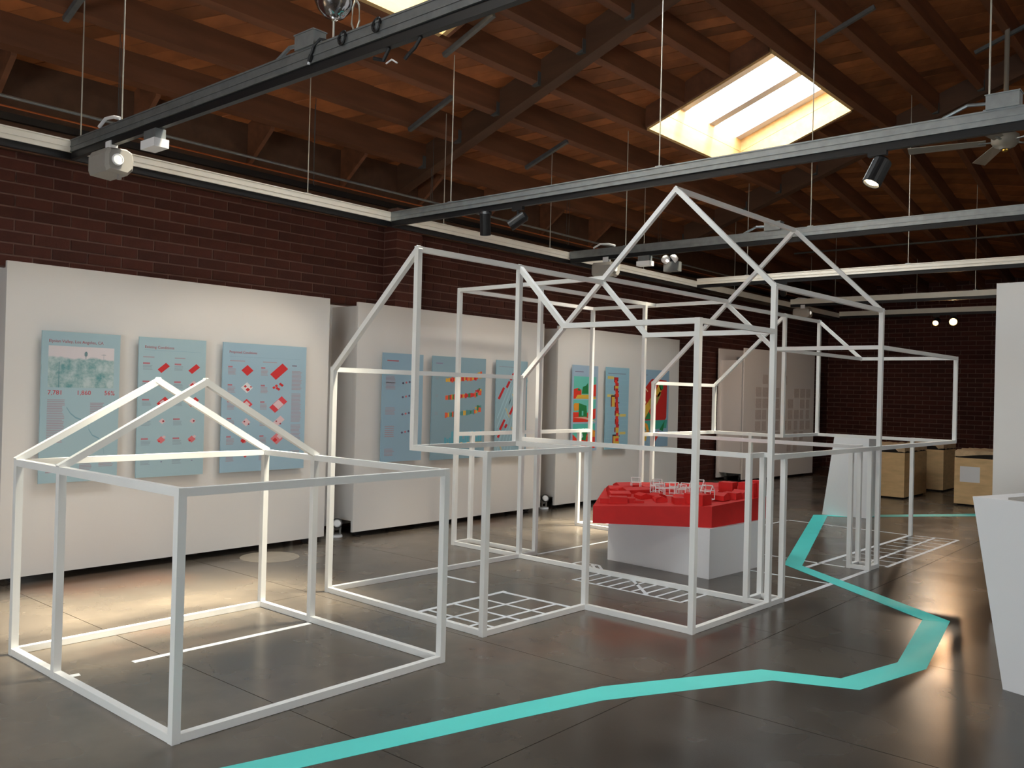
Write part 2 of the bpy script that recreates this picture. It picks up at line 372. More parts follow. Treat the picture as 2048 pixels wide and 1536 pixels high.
# diagonal deck planks on the slope in view
PW = .155*math.sqrt(2); planks = []
regs = [(XB, XG, RIDGE, HY[0]), (XB, XG, HY[1], YW)] + [(a, b, HY[0], HY[1]) for a, b in split((XB, XG), HL)] + [(XG, XF, max(RIDGE, 7.49-.565*2*k), min(YW, 7.49-.565*2*(k-1))) for k in range(0, 8)]
c = XB-9
while c < XF+9:
    strip = [(c+.006, YW+1), (c+PW-.006, YW+1), (c+PW-.006+YW+1-RIDGE+1, RIDGE-1), (c+.006+YW+1-RIDGE+1, RIDGE-1)]
    for R in regs:
        p = cliprect(strip, *R)
        if len(p) >= 3 and area(p) > .004: planks.append(p)
    c += PW
def pd(p):
    x = sum(q[0] for q in p)/len(p); y = sum(q[1] for q in p)/len(p); return (0 if x > 2.5 and y > 1.5 else 100) + math.hypot(x-5, y-5) - area(p)
planks.sort(key=pd); rest = MB()
for i, p in enumerate(planks):
    dz = random.uniform(0, .006)
    if i < 300:
        MB().prism(p, lambda x, y: zx(x, y, DK-dz), lambda x, y: zx(x, y, DK+.035), 'deck_wood').build('deck_plank', ceil)
    else: rest.prism(p, lambda x, y: zx(x, y, DK-dz), lambda x, y: zx(x, y, DK+.035), 'deck_wood')
tag(rest.build('deck_planking', ceil), kind='stuff')
rs = MB()
for a, b, y0, y1 in [(XB, XG, YR, HRY[0]), (XB, XG, HRY[1], RIDGE)] + [(a, b, HRY[0], HRY[1]) for a, b in split((XB, XG), HR)] + [(XG+(XF-XG)*i/6, XG+(XF-XG)*(i+1)/6, YR+(RIDGE-YR)*j/9, YR+(RIDGE-YR)*(j+1)/9) for i in range(6) for j in range(9)]:
    rs.prism([(a, y0), (b, y0), (b, y1), (a, y1)], lambda x, y: zx(x, y, DK), lambda x, y: zx(x, y, DK+.035), 'deck_wood')
rs.build('deck_sheathing', ceil)
GX = [-4.8, 1.15, 7.1, 13.05]; GW = .15
def girder(x, y0, y1):
    MB().prism([(x-GW/2, y0), (x+GW/2, y0), (x+GW/2, y1), (x-GW/2, y1)], lambda a, y: zr(y, -.07), lambda a, y: zr(y, DK), 'girder_wood').build('girder', ceil)
for x in GX: girder(x, RIDGE, YW-.02); girder(x, YR+.02, RIDGE)
seg = [XB+.02]+GX+[XF-.02]
def joist(x0, x1, y, m='joist_wood', w=.075):
    MB().prism([(x0, y-w/2), (x1, y-w/2), (x1, y+w/2), (x0, y+w/2)], lambda a, b: zx(a, b, 0), lambda a, b: zx(a, b, DK), m).build('joist', ceil)
JY = [7.49-.565*k for k in range(12)]; hang = MB()
for y in JY:
    for i in range(len(seg)-1):
        a = seg[i]+(GW/2 if i else 0); b = seg[i+1]-(GW/2 if i < len(seg)-2 else 0)
        cut = [(p-.09, q+.09) for p, q in SKYL if SKY_Y[0] < y < SKY_Y[1] and p > a and q < b]
        for p, q in split((a, b), cut): joist(p, q, y)
        for e, sg in ((a, 1), (b, -1)):
            if 4 < e < 14: hang.box(min(e, e+sg*.05), max(e, e+sg*.05), y-.042, y+.042, zr(y)-.02, zr(y)+.12, 'hanger_steel')
hang.build('joist_hangers', ceil)
for y in [2*RIDGE-q for q in JY]:
    for p, q in split((XB+.02, XG), [(p-.09, q+.09) for p, q in FILL_SKYR] if FILL_SKYR_Y[0] < y < FILL_SKYR_Y[1] else []) + [(XG, XF-.02)]: joist(p, q, y)
joist(XB, XG, RIDGE, w=.1); joist(XG, XF, RIDGE, w=.1)
# blocking boards between the last joist and the wall, ledger on the wall
for k in range(9):
    x = 1.44+1.19*k
    if min(abs(x-gx) for gx in GX) < .2: continue
    MB().prism([(x-.022, 7.53), (x+.022, 7.53), (x+.022, YW-.06), (x-.022, YW-.06)], lambda a, y: zr(7.53)-.02-(y-7.53)*.75, lambda a, y: zr(y, DK), 'joist_wood').build('blocking', ceil)
MB().prism([(XB, YW-.055), (XF, YW-.055), (XF, YW-.005), (XB, YW-.005)], lambda a, y: 3.5, lambda a, y: zr(y, DK), 'girder_wood').build('ledger', ceil)
MB().box(XB, XF, YW-.10, YW-.056, 3.73, 3.79, 'black_metal').build('wall_plate', ceil)
# galvanised struts bridging neighbouring joists
for x, y0, y1 in ((5.76, 5.87, 5.31), (6.31, 6.93, 6.36), (8.25, 6.93, 6.36), (9.35, 3.74, 3.2), (5.35, 4.72, 4.16), (11.7, 2.73, 2.15), (2.79, 6.95, 6.33)):
    MB().bar((x, y0+.03, zr(y0+.03)-.021), (x, y1-.03, zr(y1-.03)-.021), .042, .042, 'galv_dark').build('strut_channel', ceil)
# skylight wells: headers, lining boards, glazing bars, panes
def skylight(n, x0, x1, ys, top=.5):
    y0, y1 = ys; yc = (y0+y1)/2
    o = empty('window_%d' % n, ((x0+x1)/2, yc, zr(yc)), kind='structure')
    for xa, xb in ((x0-.05, x0), (x1, x1+.05)):
        for a, b in ((.0, .26), (.265, top)):
            MB().prism([(xa, y0), (xb, y0), (xb, y1), (xa, y1)], lambda x, y: zr(y, a), lambda x, y: zr(y, b), 'well_wood').build('lining_board', o)
    for ya, yb in ((y0-.035, y0), (y1, y1+.035)):
        for a, b in ((.0, .26), (.265, top)):
            MB().prism([(x0, ya), (x1, ya), (x1, yb), (x0, yb)], lambda x, y: zr(y, a), lambda x, y: zr(y, b), 'well_wood').build('lining_board', o)
    nb = 3; dx = (x1-x0)/3.1
    for k in range(1, 4):
        x = x0+dx*k
        MB().prism([(x-.075, y0), (x+.075, y0), (x+.075, y1), (x-.075, y1)], lambda a, y: zr(y, top-.07), lambda a, y: zr(y, top-.005), 'glazing_paint').build('glazing_bar', o)
    for k in range(4):
        xa = x0+dx*k+(.076 if k else 0); xb = min(x0+dx*(k+1)-.076, x1)
        if xb-xa > .03: MB().prism([(xa, y0), (xb, y0), (xb, y1), (xa, y1)], lambda a, y: zr(y, top-.03), lambda a, y: zr(y, top-.024), 'glass').build('pane', o)
    # headers closing the cut joists
    for xx in (x0-.09, x1+.05):
        MB().prism([(xx, y0), (xx+.04, y0), (xx+.04, y1), (xx, y1)], lambda x, y: zr(y, 0.0), lambda x, y: zr(y, DK), 'joist_wood').build('header', o)

for i, (a, b) in enumerate(SKYL): skylight(2+i, a, b, SKY_Y)
for i, (a, b) in enumerate(FILL_SKYR): skylight(5+i, a, b, FILL_SKYR_Y)  # unseen skylights, put in for extra fill daylight

# ------------------------------------------------------------------ lighting rails and hanging beams
RY, RZ = 6.72, 3.36       # rail centre line y, top z
XR = [2.76, 5.87, 8.85, 12.1, 15.6]; XE = 18.05
def wire(o, x, y, ztop, zbot, r=.005, m='wire'):
    MB().tube([(x, y, zbot), (x, y, ztop)], r, 6, m).build('hanger_wire', o)
def rail(name, p, q, m, label, dz=0.0, group=None, hw=.05, wires=(), jb=()):
    p, q = Vector(p), Vector(q); d = (q-p).normalized(); n = Vector((-d.y, d.x, 0)); o = empty(name, ((p.x+q.x)/2, (p.y+q.y)/2, RZ-.14+dz), label, 'lighting beam', group)
    zt = RZ+dz
    MB().bar(p+Vector((0, 0, zt-.045)), q+Vector((0, 0, zt-.045)), hw, .09, m).build('channel', o)
    lp = MB()
    for s in (-1, 1):
        for zz in (zt-.004, zt-.05, zt-.086): lp.bar(p+n*(s*(hw/2+.002))+Vector((0, 0, zz)), q+n*(s*(hw/2+.002))+Vector((0, 0, zz)), .005, .01, m)
    lp.build('channel_lip', o)
    MB().bar(p+Vector((0, 0, zt-.115)), q+Vector((0, 0, zt-.115)), .036, .048, 'black_metal').build('track', o)
    for x, y, zz in wires:
        wire(o, x, y, zz, zt)
        MB().bar((x-.03*d.x, y-.03*d.y, zt+.006), (x+.03*d.x, y+.03*d.y, zt+.006), .03, .012, 'galv').build('wire_clamp', o)
    return o
jz = lambda y: zr(y)
rl = rail('lighting_rail', (XB+.3, RY, 0), (XE, RY, 0), 'rail_white', 'long white lighting rail hung beside the brick wall above the blue posters', wires=[(x, RY, zx(x, RY, .1)) for x in (2.82, 4.86, 6.62, 8.46, 10.6, 13.4, 16.6)], hw=.06)
rail('lighting_rail', (XE, RY-.035, 0), (XE, YR+.3, 0), 'rail_white', 'white lighting rail running across in front of the far brick wall', .03, hw=.06, wires=[(XE, y, zx(XE, y, .1)) for y in (5.2, 2.6, 0)])
lab = ['dark grey steel lighting beam carrying the chrome dome lamp and coiled cables', 'grey steel lighting beam crossing just in front of the skylight, two black spotlights below', 'grey steel lighting beam passing behind the peak of the white house frame', 'white lighting beam brightly lit behind the peak of the house frame', 'dull white lighting beam with a projector under it, next to the far rail']
wy = (5.87, 3.6, 1.3)
for i, x in enumerate(XR):
    rail('lighting_beam', (x, RY-.035, 0), (x, YR+.3, 0), ('galv_dark', 'galv', 'galv', 'rail_white', 'rail_white')[i], lab[i], (0, 0, .01, .035, .05)[i], wires=[(x, y, zx(x, y, DK if y != 5.87 else 0)) for y in wy] if i != 0 else [(x, 5.94, zr(5.94, DK)), (x, 2.6, zr(2.6, DK))], hw=.05)
# junction boxes on the beams
def jbox(x, y, z, label, s=1.0):
    o = empty('junction_box', (x, y, z), label, 'junction box', 'junction boxes on the lighting beams')
    MB().box(x-.045*s, x+.045*s, y-.09*s, y+.09*s, z, z+.085*s, 'galv').build('box', o)
    MB().box(x-.05*s, x+.05*s, y-.095*s, y+.095*s, z+.085*s, z+.092*s, 'galv').build('cover', o)
    MB().tube([(x, y+.09*s, z+.05*s), (x, y+.2*s, z+.06*s), (x, y+.34*s, z+.004)], .011, 8, 'galv').build('conduit', o)
jbox(2.76, 3.83, RZ+.0001, 'galvanised junction box on top of the beam with the chrome dome lamp', .9)
jbox(5.87, 1.22, RZ+.0001, 'galvanised junction box on top of the beam in front of the skylight')
jbox(8.85, 4.0, RZ+.0101, 'galvanised junction box on the beam right behind the house frame peak')

# ------------------------------------------------------------------ fixtures
def lathe(mb, base, axis, prof, n=20, m='black_metal'):
    axis = Vector(axis).normalized(); ref = Vector((0, 0, 1)) if abs(axis.z) < .9 else Vector((1, 0, 0)); a = axis.cross(ref).normalized(); b = axis.cross(a)
    vs = []; fs = []; base = Vector(base)
    for r, h in prof:
        for k in range(n):
            t = 2*math.pi*k/n; vs.append(base+axis*h+(a*math.cos(t)+b*math.sin(t))*r)
    for i in range(len(prof)-1):
        for k in range(n): fs.append([i*n+k, i*n+(k+1) % n, (i+1)*n+(k+1) % n, (i+1)*n+k])
    fs.append(list(range(n))); fs.append([(len(prof)-1)*n+k for k in range(n)][::-1])
    return mb.add(vs, fs, m)
def spot(x, y, ztrack, aim, label, power=0, on=None, col=(1, .86, .66), size=55, r=.048, L=.16, drop=.13, group='track spotlights', blend=.6):
    o = empty('track_spotlight', (x, y, ztrack-drop), label, 'spotlight', group)
    MB().box(x-.018, x+.018, y-.06, y+.06, ztrack-.03, ztrack, 'black_metal').build('track_adapter', o)
    MB().tube([(x, y, ztrack-.03), (x, y, ztrack-drop)], .012, 10, 'black_metal').build('stem', o)
    c = Vector((x, y, ztrack-drop)); d = (Vector(aim)-c).normalized(); b = c-d*L*.45
    mb = MB(); lathe(mb, b, d, [(.6*r, -.02), (r, 0), (r, L), (r*.86, L), (r*.80, L-.018), (.001, L-.018)], m='black_metal'); mb.build('head', o, smooth=False)
    mb = MB(); lathe(mb, b+d*(L-.017), d, [(.001, 0), (r*.78, 0), (r*.6, .008), (.001, .01)], m=on or 'chrome'); mb.build('lens', o)
    if power:
        l = bpy.data.lights.new('spot_lamp', 'SPOT'); l.energy = power; l.color = col; l.spot_size = math.radians(size); l.spot_blend = blend; l.shadow_soft_size = .04
        lo = bpy.data.objects.new('spot_lamp', l); COL.objects.link(lo); lo.location = b+d*(L+.03); lo.rotation_euler = d.to_track_quat('-Z', 'Y').to_euler()
    return o
TZ = RZ-.139
PWR = 66
spot(5.87, 5.42, TZ, (6.7, 6.0, 0), 'black spotlight hanging straight under the beam near the brick wall', 130, 'chrome', drop=.1, L=.2, r=.05)
spot(5.87, 5.03, TZ, (4.4, 7.3, 1.2), 'tilted black spotlight pointing down towards the poster wall', PWR, 'chrome', drop=.12)
spot(5.87, 1.95, TZ, (4.7, 3.0, 0), 'black spotlight with glowing round lens under the beam near the ceiling fan', 60, 'lamp_on', drop=.13, L=.17, r=.06)
em = empty('emergency_light', (8.85, 5.22, TZ-.2), 'grey emergency light box with two round white lamp heads under the beam', 'emergency light')
MB().box(8.80, 8.90, 5.13, 5.31, TZ-.20, TZ-.09, 'box_grey').build('battery_box', em); MB().box(8.83, 8.87, 5.19, 5.25, TZ-.09, TZ+.01, 'black_metal').build('bracket', em)
for yy, aim in ((5.275, (10.7, 7.3, 1.3)), (5.165, (7.9, 7.3, 1.3))):
    q = Vector((8.80, yy, TZ-.055)); dv = (Vector(aim)-q).normalized(); mb = MB(); lathe(mb, q-dv*.035, dv, [(.001, 0), (.03, .004), (.048, .03), (.052, .065), (.046, .065), (.04, .05), (.001, .05)], 18, 'light_plastic'); mb.build('lamp_head', em, smooth=True)
    l = bpy.data.lights.new('spot_lamp', 'SPOT'); l.energy = PWR; l.color = (1, .9, .76); l.spot_size = math.radians(60); l.spot_blend = .7; l.shadow_soft_size = .04
    lo = bpy.data.objects.new('spot_lamp', l); COL.objects.link(lo); lo.location = q+dv*.05; lo.rotation_euler = dv.to_track_quat('-Z', 'Y').to_euler()
spot(17.9+.15, 4.83, TZ+.03, (12, 4.6, .4), 'smaller glaring spotlight on the far rail in front of the brick wall', 60, 'lamp_hot', drop=.12, r=.06, col=(1, .8, .6))
spot(17.9+.15, 4.53, TZ+.03, (6.5, 2.2, .2), 'bigger glaring spotlight on the far rail in front of the brick wall', 60, 'lamp_hot', drop=.12, r=.08, col=(1, .6, .32))
spot(12.1, 5.3, TZ+.035, (16.6, 7.2, 1.2), 'black spotlight under the white beam, turned to the wall of small papers', 120, 'chrome', drop=.12, col=(1, .72, .55))
# projectors: rounded grey housings with a lens, slung under the beams
def projector(x, y, zt, label, flip=1):
    o = empty('projector', (x, y, zt-.24), label, 'projector', 'grey projectors under the beams')
    pr = [(-.15, .03), (-.13, .0), (.10, -.01), (.16, .03), (.17, .09), (.15, .15), (.08, .17), (-.12, .16), (-.15, .12)]
    mb = MB(); n = len(pr); y0, y1 = y-.14*1, y+.16; vs = []
    for yy, sc in ((y1, .9), (y1-.02, 1), (y0+.03, 1), (y0, .82)):
        vs += [(x+a*.62*sc, yy, zt-.23+.08+(b-.08)*sc) for a, b in pr]
    fs = [[i*n+k, i*n+(k+1) % n, (i+1)*n+(k+1) % n, (i+1)*n+k] for i in range(3) for k in range(n)] + [list(range(n))[::-1], [3*n+k for k in range(n)]]
    mb.add(vs, fs, 'grey_plastic').build('housing', o)
    mb = MB(); lathe(mb, (x-.02, y0+.004, zt-.15), (0, -1, 0), [(.04, 0), (.04, .012), (.034, .016), (.03, .008), (.001, .008)], m='light_plastic'); mb.build('lens_ring', o)
    mb = MB(); lathe(mb, (x-.02, y0-.005, zt-.15), (0, -1, 0), [(.029, 0), (.02, .01), (.001, .013)], m='lens'); mb.build('lens', o)
    MB().box(x-.025, x+.025, y-.04, y+.04, zt-.08, zt, 'light_plastic').build('mount', o)
    MB().box(x+.01, x+.03, y-.1, y-.07, zt-.27, zt-.225, 'grey_plastic').build('foot', o)
    MB().tube([(x, y+.2, RZ+.03), (x, y+.1, RZ+.07), (x, y-.02, RZ+.06), (x, y-.12, RZ+.03)], .012, 8, 'light_plastic').build('cable', o)
    return o
projector(2.76, 6.08, TZ+.03, 'grey projector under the dark beam with the dome lamp')
projector(8.85, 6.14, TZ+.04, 'grey projector under the beam behind the house frame')
projector(15.6, 6.45, TZ+.08, 'grey projector under the dull white beam near the far brick wall')
def wbox(x, y, zt, label):
    o = empty('transformer_box', (x, y, zt-.13), label, 'box', 'white boxes on the light tracks')
    MB().box(x-.05, x+.05, y-.10, y+.08, zt-.12, zt-.065, 'light_plastic').build('body', o)
    MB().box(x-.035, x+.035, y-.085, y+.07, zt-.065, zt, 'galv').build('bracket', o)
wbox(2.76, 5.48, TZ, 'white transformer box under the dark beam, next to the projector')
wbox(8.85, 5.6, TZ+.01, 'white transformer box under the beam behind the house frame')
# chrome dome reflector hung above the dark beam, loops of black cable on the beam
dm = empty('dome_lamp', (2.76, 3.66, RZ), 'shiny chrome dome lamp hanging over the dark beam', 'lamp')
mb = MB(); lathe(mb, (2.78, 3.66, RZ+.115), (0, 0, 1), [(.012, 0), (.05, .02), (.085, .06), (.11, .12), (.118, .2), (.125, .24), (.119, .24), (.105, .2), (.09, .12), (.02, .05), (.001, .05)], 24, 'chrome'); mb.build('reflector', dm, smooth=True)
MB().tube([(2.78, 3.66, RZ), (2.78, 3.66, RZ+.12)], .006, 8, 'wire').build('stem', dm)
hk = empty('safety_cable', (2.76, 3.46, RZ), 'pale looped safety cable with snap hook standing up from the dark beam', 'cable')
MB().tube([(2.76, 3.455, RZ+.002), (2.76, 3.43, RZ+.05), (2.76, 3.435, RZ+.13), (2.76, 3.46, RZ+.165), (2.76, 3.485, RZ+.13), (2.76, 3.49, RZ+.05), (2.76, 3.465, RZ+.002)], .005, 6, 'wire').build('loop', hk)
MB().tube([(2.76, 3.46, RZ+.15), (2.75, 3.47, RZ+.2), (2.74, 3.48, RZ+.4), (2.74, 3.48, zr(3.48, .1))], .006, 6, 'wire').build('line', hk)
for k, y in enumerate((3.52, 3.26)):
    co = MB().tube([(2.723+.012*max(0, math.cos(t)), y+.026*math.sin(t), RZ-.022+.034*math.cos(t)) for t in [j*math.pi/8 for j in range(17)]], .0065, 6, 'cable_black').build('cable_loop'); 
    tag(co, ('black cable loop tied round the dark beam beside the pale safety cable', 'black cable loop tied round the dark beam below the skylight edge')[k], 'cable', 'cable loops on the beam')
cp = empty('plug_cable', (2.73, 3.74, RZ-.1), 'short black cable ending in a plug, hanging over the dark beam beside the junction box', 'cable')
MB().tube([(2.76, 3.68, RZ+.01), (2.735, 3.71, RZ+.02), (2.725, 3.75, RZ-.01), (2.725, 3.77, RZ-.05)], .008, 6, 'cable_black').build('cord', cp)
MB().tube([(2.725, 3.77, RZ-.05), (2.725, 3.785, RZ-.085)], .012, 8, 'black_metal').build('plug', cp); MB().tube([(2.725, 3.785, RZ-.085), (2.725, 3.79, RZ-.097)], .008, 8, 'light_plastic').build('tip', cp)
cb = empty('dangling_cables', (2.76, 3.3, TZ-.1), 'black and white cable ends dangling under the dark beam', 'cable')
MB().tube([(2.76, 3.2, TZ), (2.76, 3.24, TZ-.05), (2.75, 3.30, TZ-.03)], .01, 6, 'cable_black').build('cord', cb)
MB().tube([(2.76, 2.98, TZ), (2.76, 3.02, TZ-.04), (2.76, 3.06, TZ-.06), (2.75, 3.08, TZ-.085)], .009, 6, 'cable_black').build('cord', cb)
MB().tube([(2.76, 3.22, TZ-.07), (2.75, 3.17, TZ-.065), (2.75, 3.13, TZ-.09)], .004, 6, 'light_plastic').build('white_lead', cb)
# conduits along the wall below the roof
cd = MB().tube([(XB+.3, 7.3, 3.742), (XE+1, 7.3, 3.742)], .013, 8, 'galv').build('conduit_pipe'); tag(cd, 'thin galvanised conduit running high along the brick wall', 'pipe')
cu = MB().tube([(XB+.3, 7.38, 3.69), (XE+1, 7.38, 3.69)], .008, 8, 'copper').build('copper_pipe'); tag(cu, 'thin copper pipe running high along the brick wall, just under the conduit', 'pipe')
for k, x in enumerate((3.36, 5.35, 7.0, 9.6, 12.0)):
    o = empty('pipe_hanger', (x, 7.34, 3.62), 'small metal hanger hooked around the pipes along the brick wall', 'hanger', 'pipe hangers along the brick wall')
    MB().tube([(x, 7.3, zr(7.3, DK)), (x, 7.3, 3.62)], .003, 6, 'hanger_steel').build('rod', o)
    MB().tube([(x+.05, 7.38, zr(7.38, DK)), (x+.05, 7.38, 3.66), (x+.05, 7.35, 3.63)], .003, 6, 'hanger_steel').build('hook', o)
sp_ = MB().tube([(15.5, -3.0, 4.24), (15.5, 6.6, 4.24)], .016, 8, 'hanger_steel').build('sprinkler_pipe'); tag(sp_, 'thin dark pipe crossing under the far joists behind the house frame peak', 'pipe')
# ceiling fan
fx, fy, fz = 11.6, 2.39, 4.72
fn = empty('ceiling_fan', (fx, fy, fz-.12), 'grey ceiling fan on a long rod below the wooden roof', 'fan')
MB().tube([(fx, fy, fz+.08), (fx, fy, zr(fy, .02))], .028, 10, 'fan_grey').build('rod', fn)
mb = MB(); lathe(mb, (fx, fy, fz-.12), (0, 0, 1), [(.05, 0), (.11, .03), (.15, .08), (.15, .16), (.09, .2), (.04, .22)], 20, 'fan_grey'); mb.build('motor', fn, smooth=True)
mb = MB(); lathe(mb, (fx, fy, fz-.15), (0, 0, 1), [(.02, 0), (.035, .01), (.035, .03)], 12, 'brass'); mb.build('cap', fn)
for k in range(5):
    t = math.radians(100+72*k); d = Vector((math.cos(t), math.sin(t), 0)); n = Vector((-d.y, d.x, 0)); c = Vector((fx, fy, fz-.03)); tl = Vector((0, 0, .018))
    p0, p1 = c+d*.2, c+d*1.05; vs = [p0-n*.05-tl, p0+n*.05+tl, p1+n*.075+tl, p1-n*.075-tl]
    MB().add([*vs, *[v+Vector((0, 0, .008)) for v in vs]], BF, 'fan_grey').build('blade', fn)
    MB().bar(c+d*.1, c+d*.28, .03, .012, 'galv').build('blade_arm', fn)
# ------------------------------------------------------------------ movable display walls
def display_wall(x0, x1, yf, th, z1, label, ends=True, xend=None):
    o = empty('display_wall', ((x0+x1)/2, yf+th/2, 0), label, 'partition', 'white movable display walls')
    MB().box(x0, x1, yf, yf+.03, .06, z1, 'white_wall').build('front_sheet', o)
    MB().box(x0, x1, yf+th-.03, yf+th, .06, z1, 'white_wall').build('back_sheet', o)
    for xa in (x0+.07, x1-.12): MB().box(xa, xa+.05, yf+.03, yf+th-.03, .16, z1-.03, 'white_wall').build('end_panel', o)
    MB().box(x0+.12, x1-.12, yf+.03, yf+th-.03, .16, .22, 'trim_dark').build('floor_frame', o)
    MB().box(x0+.12, x1-.12, yf+.03, yf+th-.03, z1-.09, z1-.03, 'white_wall').build('top_frame', o)
    for xa in (x0+.15, x1-.15):
        for ya in (yf+.12, yf+th-.12):
            mb = MB(); lathe(mb, (xa, ya-.02, .05), (0, 1, 0), [(.03, 0), (.05, .004), (.05, .036), (.03, .04)], 14, 'caster'); w_ = mb.build('caster', o)
            MB().box(xa-.02, xa+.02, ya-.026, ya+.026, .09, .16, 'galv').build('caster_fork', w_)
    return o
PY = 7.31
display_wall(2.55, 5.6, PY, .56, 2.5, 'white display wall holding the poster with a teal landscape photo')
display_wall(5.97, 9.13, PY, .56, 2.5, 'white display wall between two others, with strip diagrams on its posters')
display_wall(9.44, 12.68, PY, .56, 2.5, 'white display wall holding the three brightly coloured red and green posters')
# ------------------------------------------------------------------ posters
BLUE = (166, 194, 204); RED = (212, 48, 52)
class Poster:
    def __init__(s, x0, x1, label, z0=.78, z1=1.98, blue=BLUE):
        s.x0, s.x1, s.z0, s.z1 = x0, x1, z0, z1; s.y = PY-.055
        s.o = empty('poster_board', ((x0+x1)/2, s.y+.02, z0), label, 'poster', 'poster boards on the display walls')
        bl = cm(blue); mb = MB(); mb.box(x0, x1, s.y, s.y+.012, z0, z1, bl); mb.build('board', s.o)
        sp = MB()
        for xa in (x0+.12, x1-.12):
            for za in (z0+.15, z1-.15): sp.box(xa-.03, xa+.03, s.y+.012, PY, za-.03, za+.03, 'board_back')
        sp.build('standoff', s.o); s.a = MB(); s.k = 0; s.lv = MB()
    def P(s, u, v, l): return (s.x0+(s.x1-s.x0)*u, s.y-.0004-.00025*l, s.z1-(s.z1-s.z0)*v)
    def poly(s, pts, rgb, l=None):
        s.k += 1; l = l if l is not None else s.k % 12
        s.a.add([s.P(u, v, l) for u, v in pts], [list(range(len(pts)))], cm(rgb) if isinstance(rgb, tuple) else rgb); return s
    def rect(s, u0, v0, u1, v1, rgb, l=None): return s.poly([(u0, v0), (u0, v1), (u1, v1), (u1, v0)], rgb, l)
    def lines(s, u0, v0, u1, v1, rgb=(152, 164, 176), n=None, l=1):
        n = n or max(2, int((v1-v0)/.011))
        for i in range(n):
            v = v0+(v1-v0)*i/n; s.rect(u0, v, u1-random.uniform(0, .18)*(u1-u0), v+(v1-v0)/n*.5, rgb, l)
    def iso(s, u, v, a, b, rgb, l=3):   # flat parallelogram in isometric view
        hh = a*.8*(s.x1-s.x0)/(s.z1-s.z0); k = .35 if a > .08 else 0
        s.poly([(u-a, v+k*hh), (u-k*a, v+hh), (u+a, v-k*hh), (u+k*a, v-hh)], rgb, l)
    def title(s, t, size=.03, u=.09, v=.065, rgb=(178, 88, 100)): return text(t, size, 'title_text', s.o, s.P(u, v, 2), cm(rgb))
    def done(s): tag(s.a.build('printed_graphics', s.o), kind='stuff')
TXT = (150, 168, 182); TXR = (172, 156, 168); PINK = (226, 196, 202); WHT = (226, 226, 230)
# 1: photo and figures
p = Poster(2.797, 3.414, 'blue poster with a teal landscape photo and big red figures'); p.title('Elysian Valley, Los Angeles, CA', .034, .08, .073)
p.rect(.08, .095, .92, .37, 'photo', 1)
p.poly([(.545, .125), (.53, .135), (.53, .152), (.545, .16), (.565, .155), (.57, .138), (.56, .127)], (112, 140, 150), 4); p.rect(.545, .155, .552, .178, (112, 140, 150), 4); p.rect(.78, .135, .784, .175, (150, 160, 170), 4); p.rect(.75, .143, .81, .146, (150, 160, 170), 4); p.rect(.21, .2, .218, .37, (90, 140, 148), 4)
for t, u in (('7,781', .08), ('1,860', .44), ('56%', .80)): text(t, .052, 'figure_text', p.o, p.P(u, .418, 2), cm((206, 60, 70)))
p.lines(.08, .45, .3, .74, TXR, 26); p.lines(.62, .47, .8, .56, TXR, 8); p.lines(.5, .86, .66, .93, TXR, 7); p.lines(.75, .84, .95, .91, TXR, 7); p.lines(.08, .87, .4, .94, TXR, 5)
rv = [(.32, .5), (.37, .54), (.44, .57), (.52, .585), (.6, .6), (.61, .65), (.66, .69), (.74, .71), (.8, .76), (.82, .82)]
for (a, b), (c2, d2) in zip(rv, rv[1:]): p.poly([(a, b-.004), (a, b+.006), (c2, d2+.006), (c2, d2-.004)], (128, 166, 184), 3)
p.done()
# 2, 3: small isometric diagrams
p = Poster(3.575, 4.195, 'narrow blue poster with two columns of small red diagrams'); p.title('Existing Conditions', .034, .08, .078)
p.rect(.08, .09, .92, .092, (142, 176, 192), 1)
for j, u in enumerate((.36, .82)):
    p.rect(u-.3, .137, u-.14, .145, TXR, 2)
    for i, v in enumerate((.2, .33, .46, .6, .74, .88)):
        p.rect(u-.3, v-.02, u-.2, v-.008, (188, 120, 132), 2); p.lines(u-.3, v, u-.16, v+.035, TXT, 4)
    p.iso(u, .215, .09, .1, RED); p.iso(u, .335, .08, .1, PINK, 3); p.iso(u-.02, .335, .04, .05, RED, 4); p.iso(u+.05, .325, .02, .02, (150, 40, 50), 4)
    p.iso(u, .46, .09, .1, RED, 3); p.iso(u, .465, .05, .06, PINK, 4); p.iso(u, .6, .05, .06, PINK, 3); p.iso(u+.015, .6, .02, .025, (150, 40, 60), 4)
    p.iso(u-.01, .735, .065, .07, (222, 120, 126), 3); p.iso(u+.03, .715, .03, .05, PINK, 4); p.iso(u-.04, .745, .02, .04, RED, 5); p.rect(u-.01, .89, u+.012, .896, (120, 110, 150), 3)
p.done()
p = Poster(4.365, 5.285, 'wide blue poster with two columns of red diagrams and a text column', blue=(158, 188, 206)); p.title('Proposed Conditions', .034, .07, .08)
p.rect(.07, .105, .92, .107, (142, 172, 192), 1)
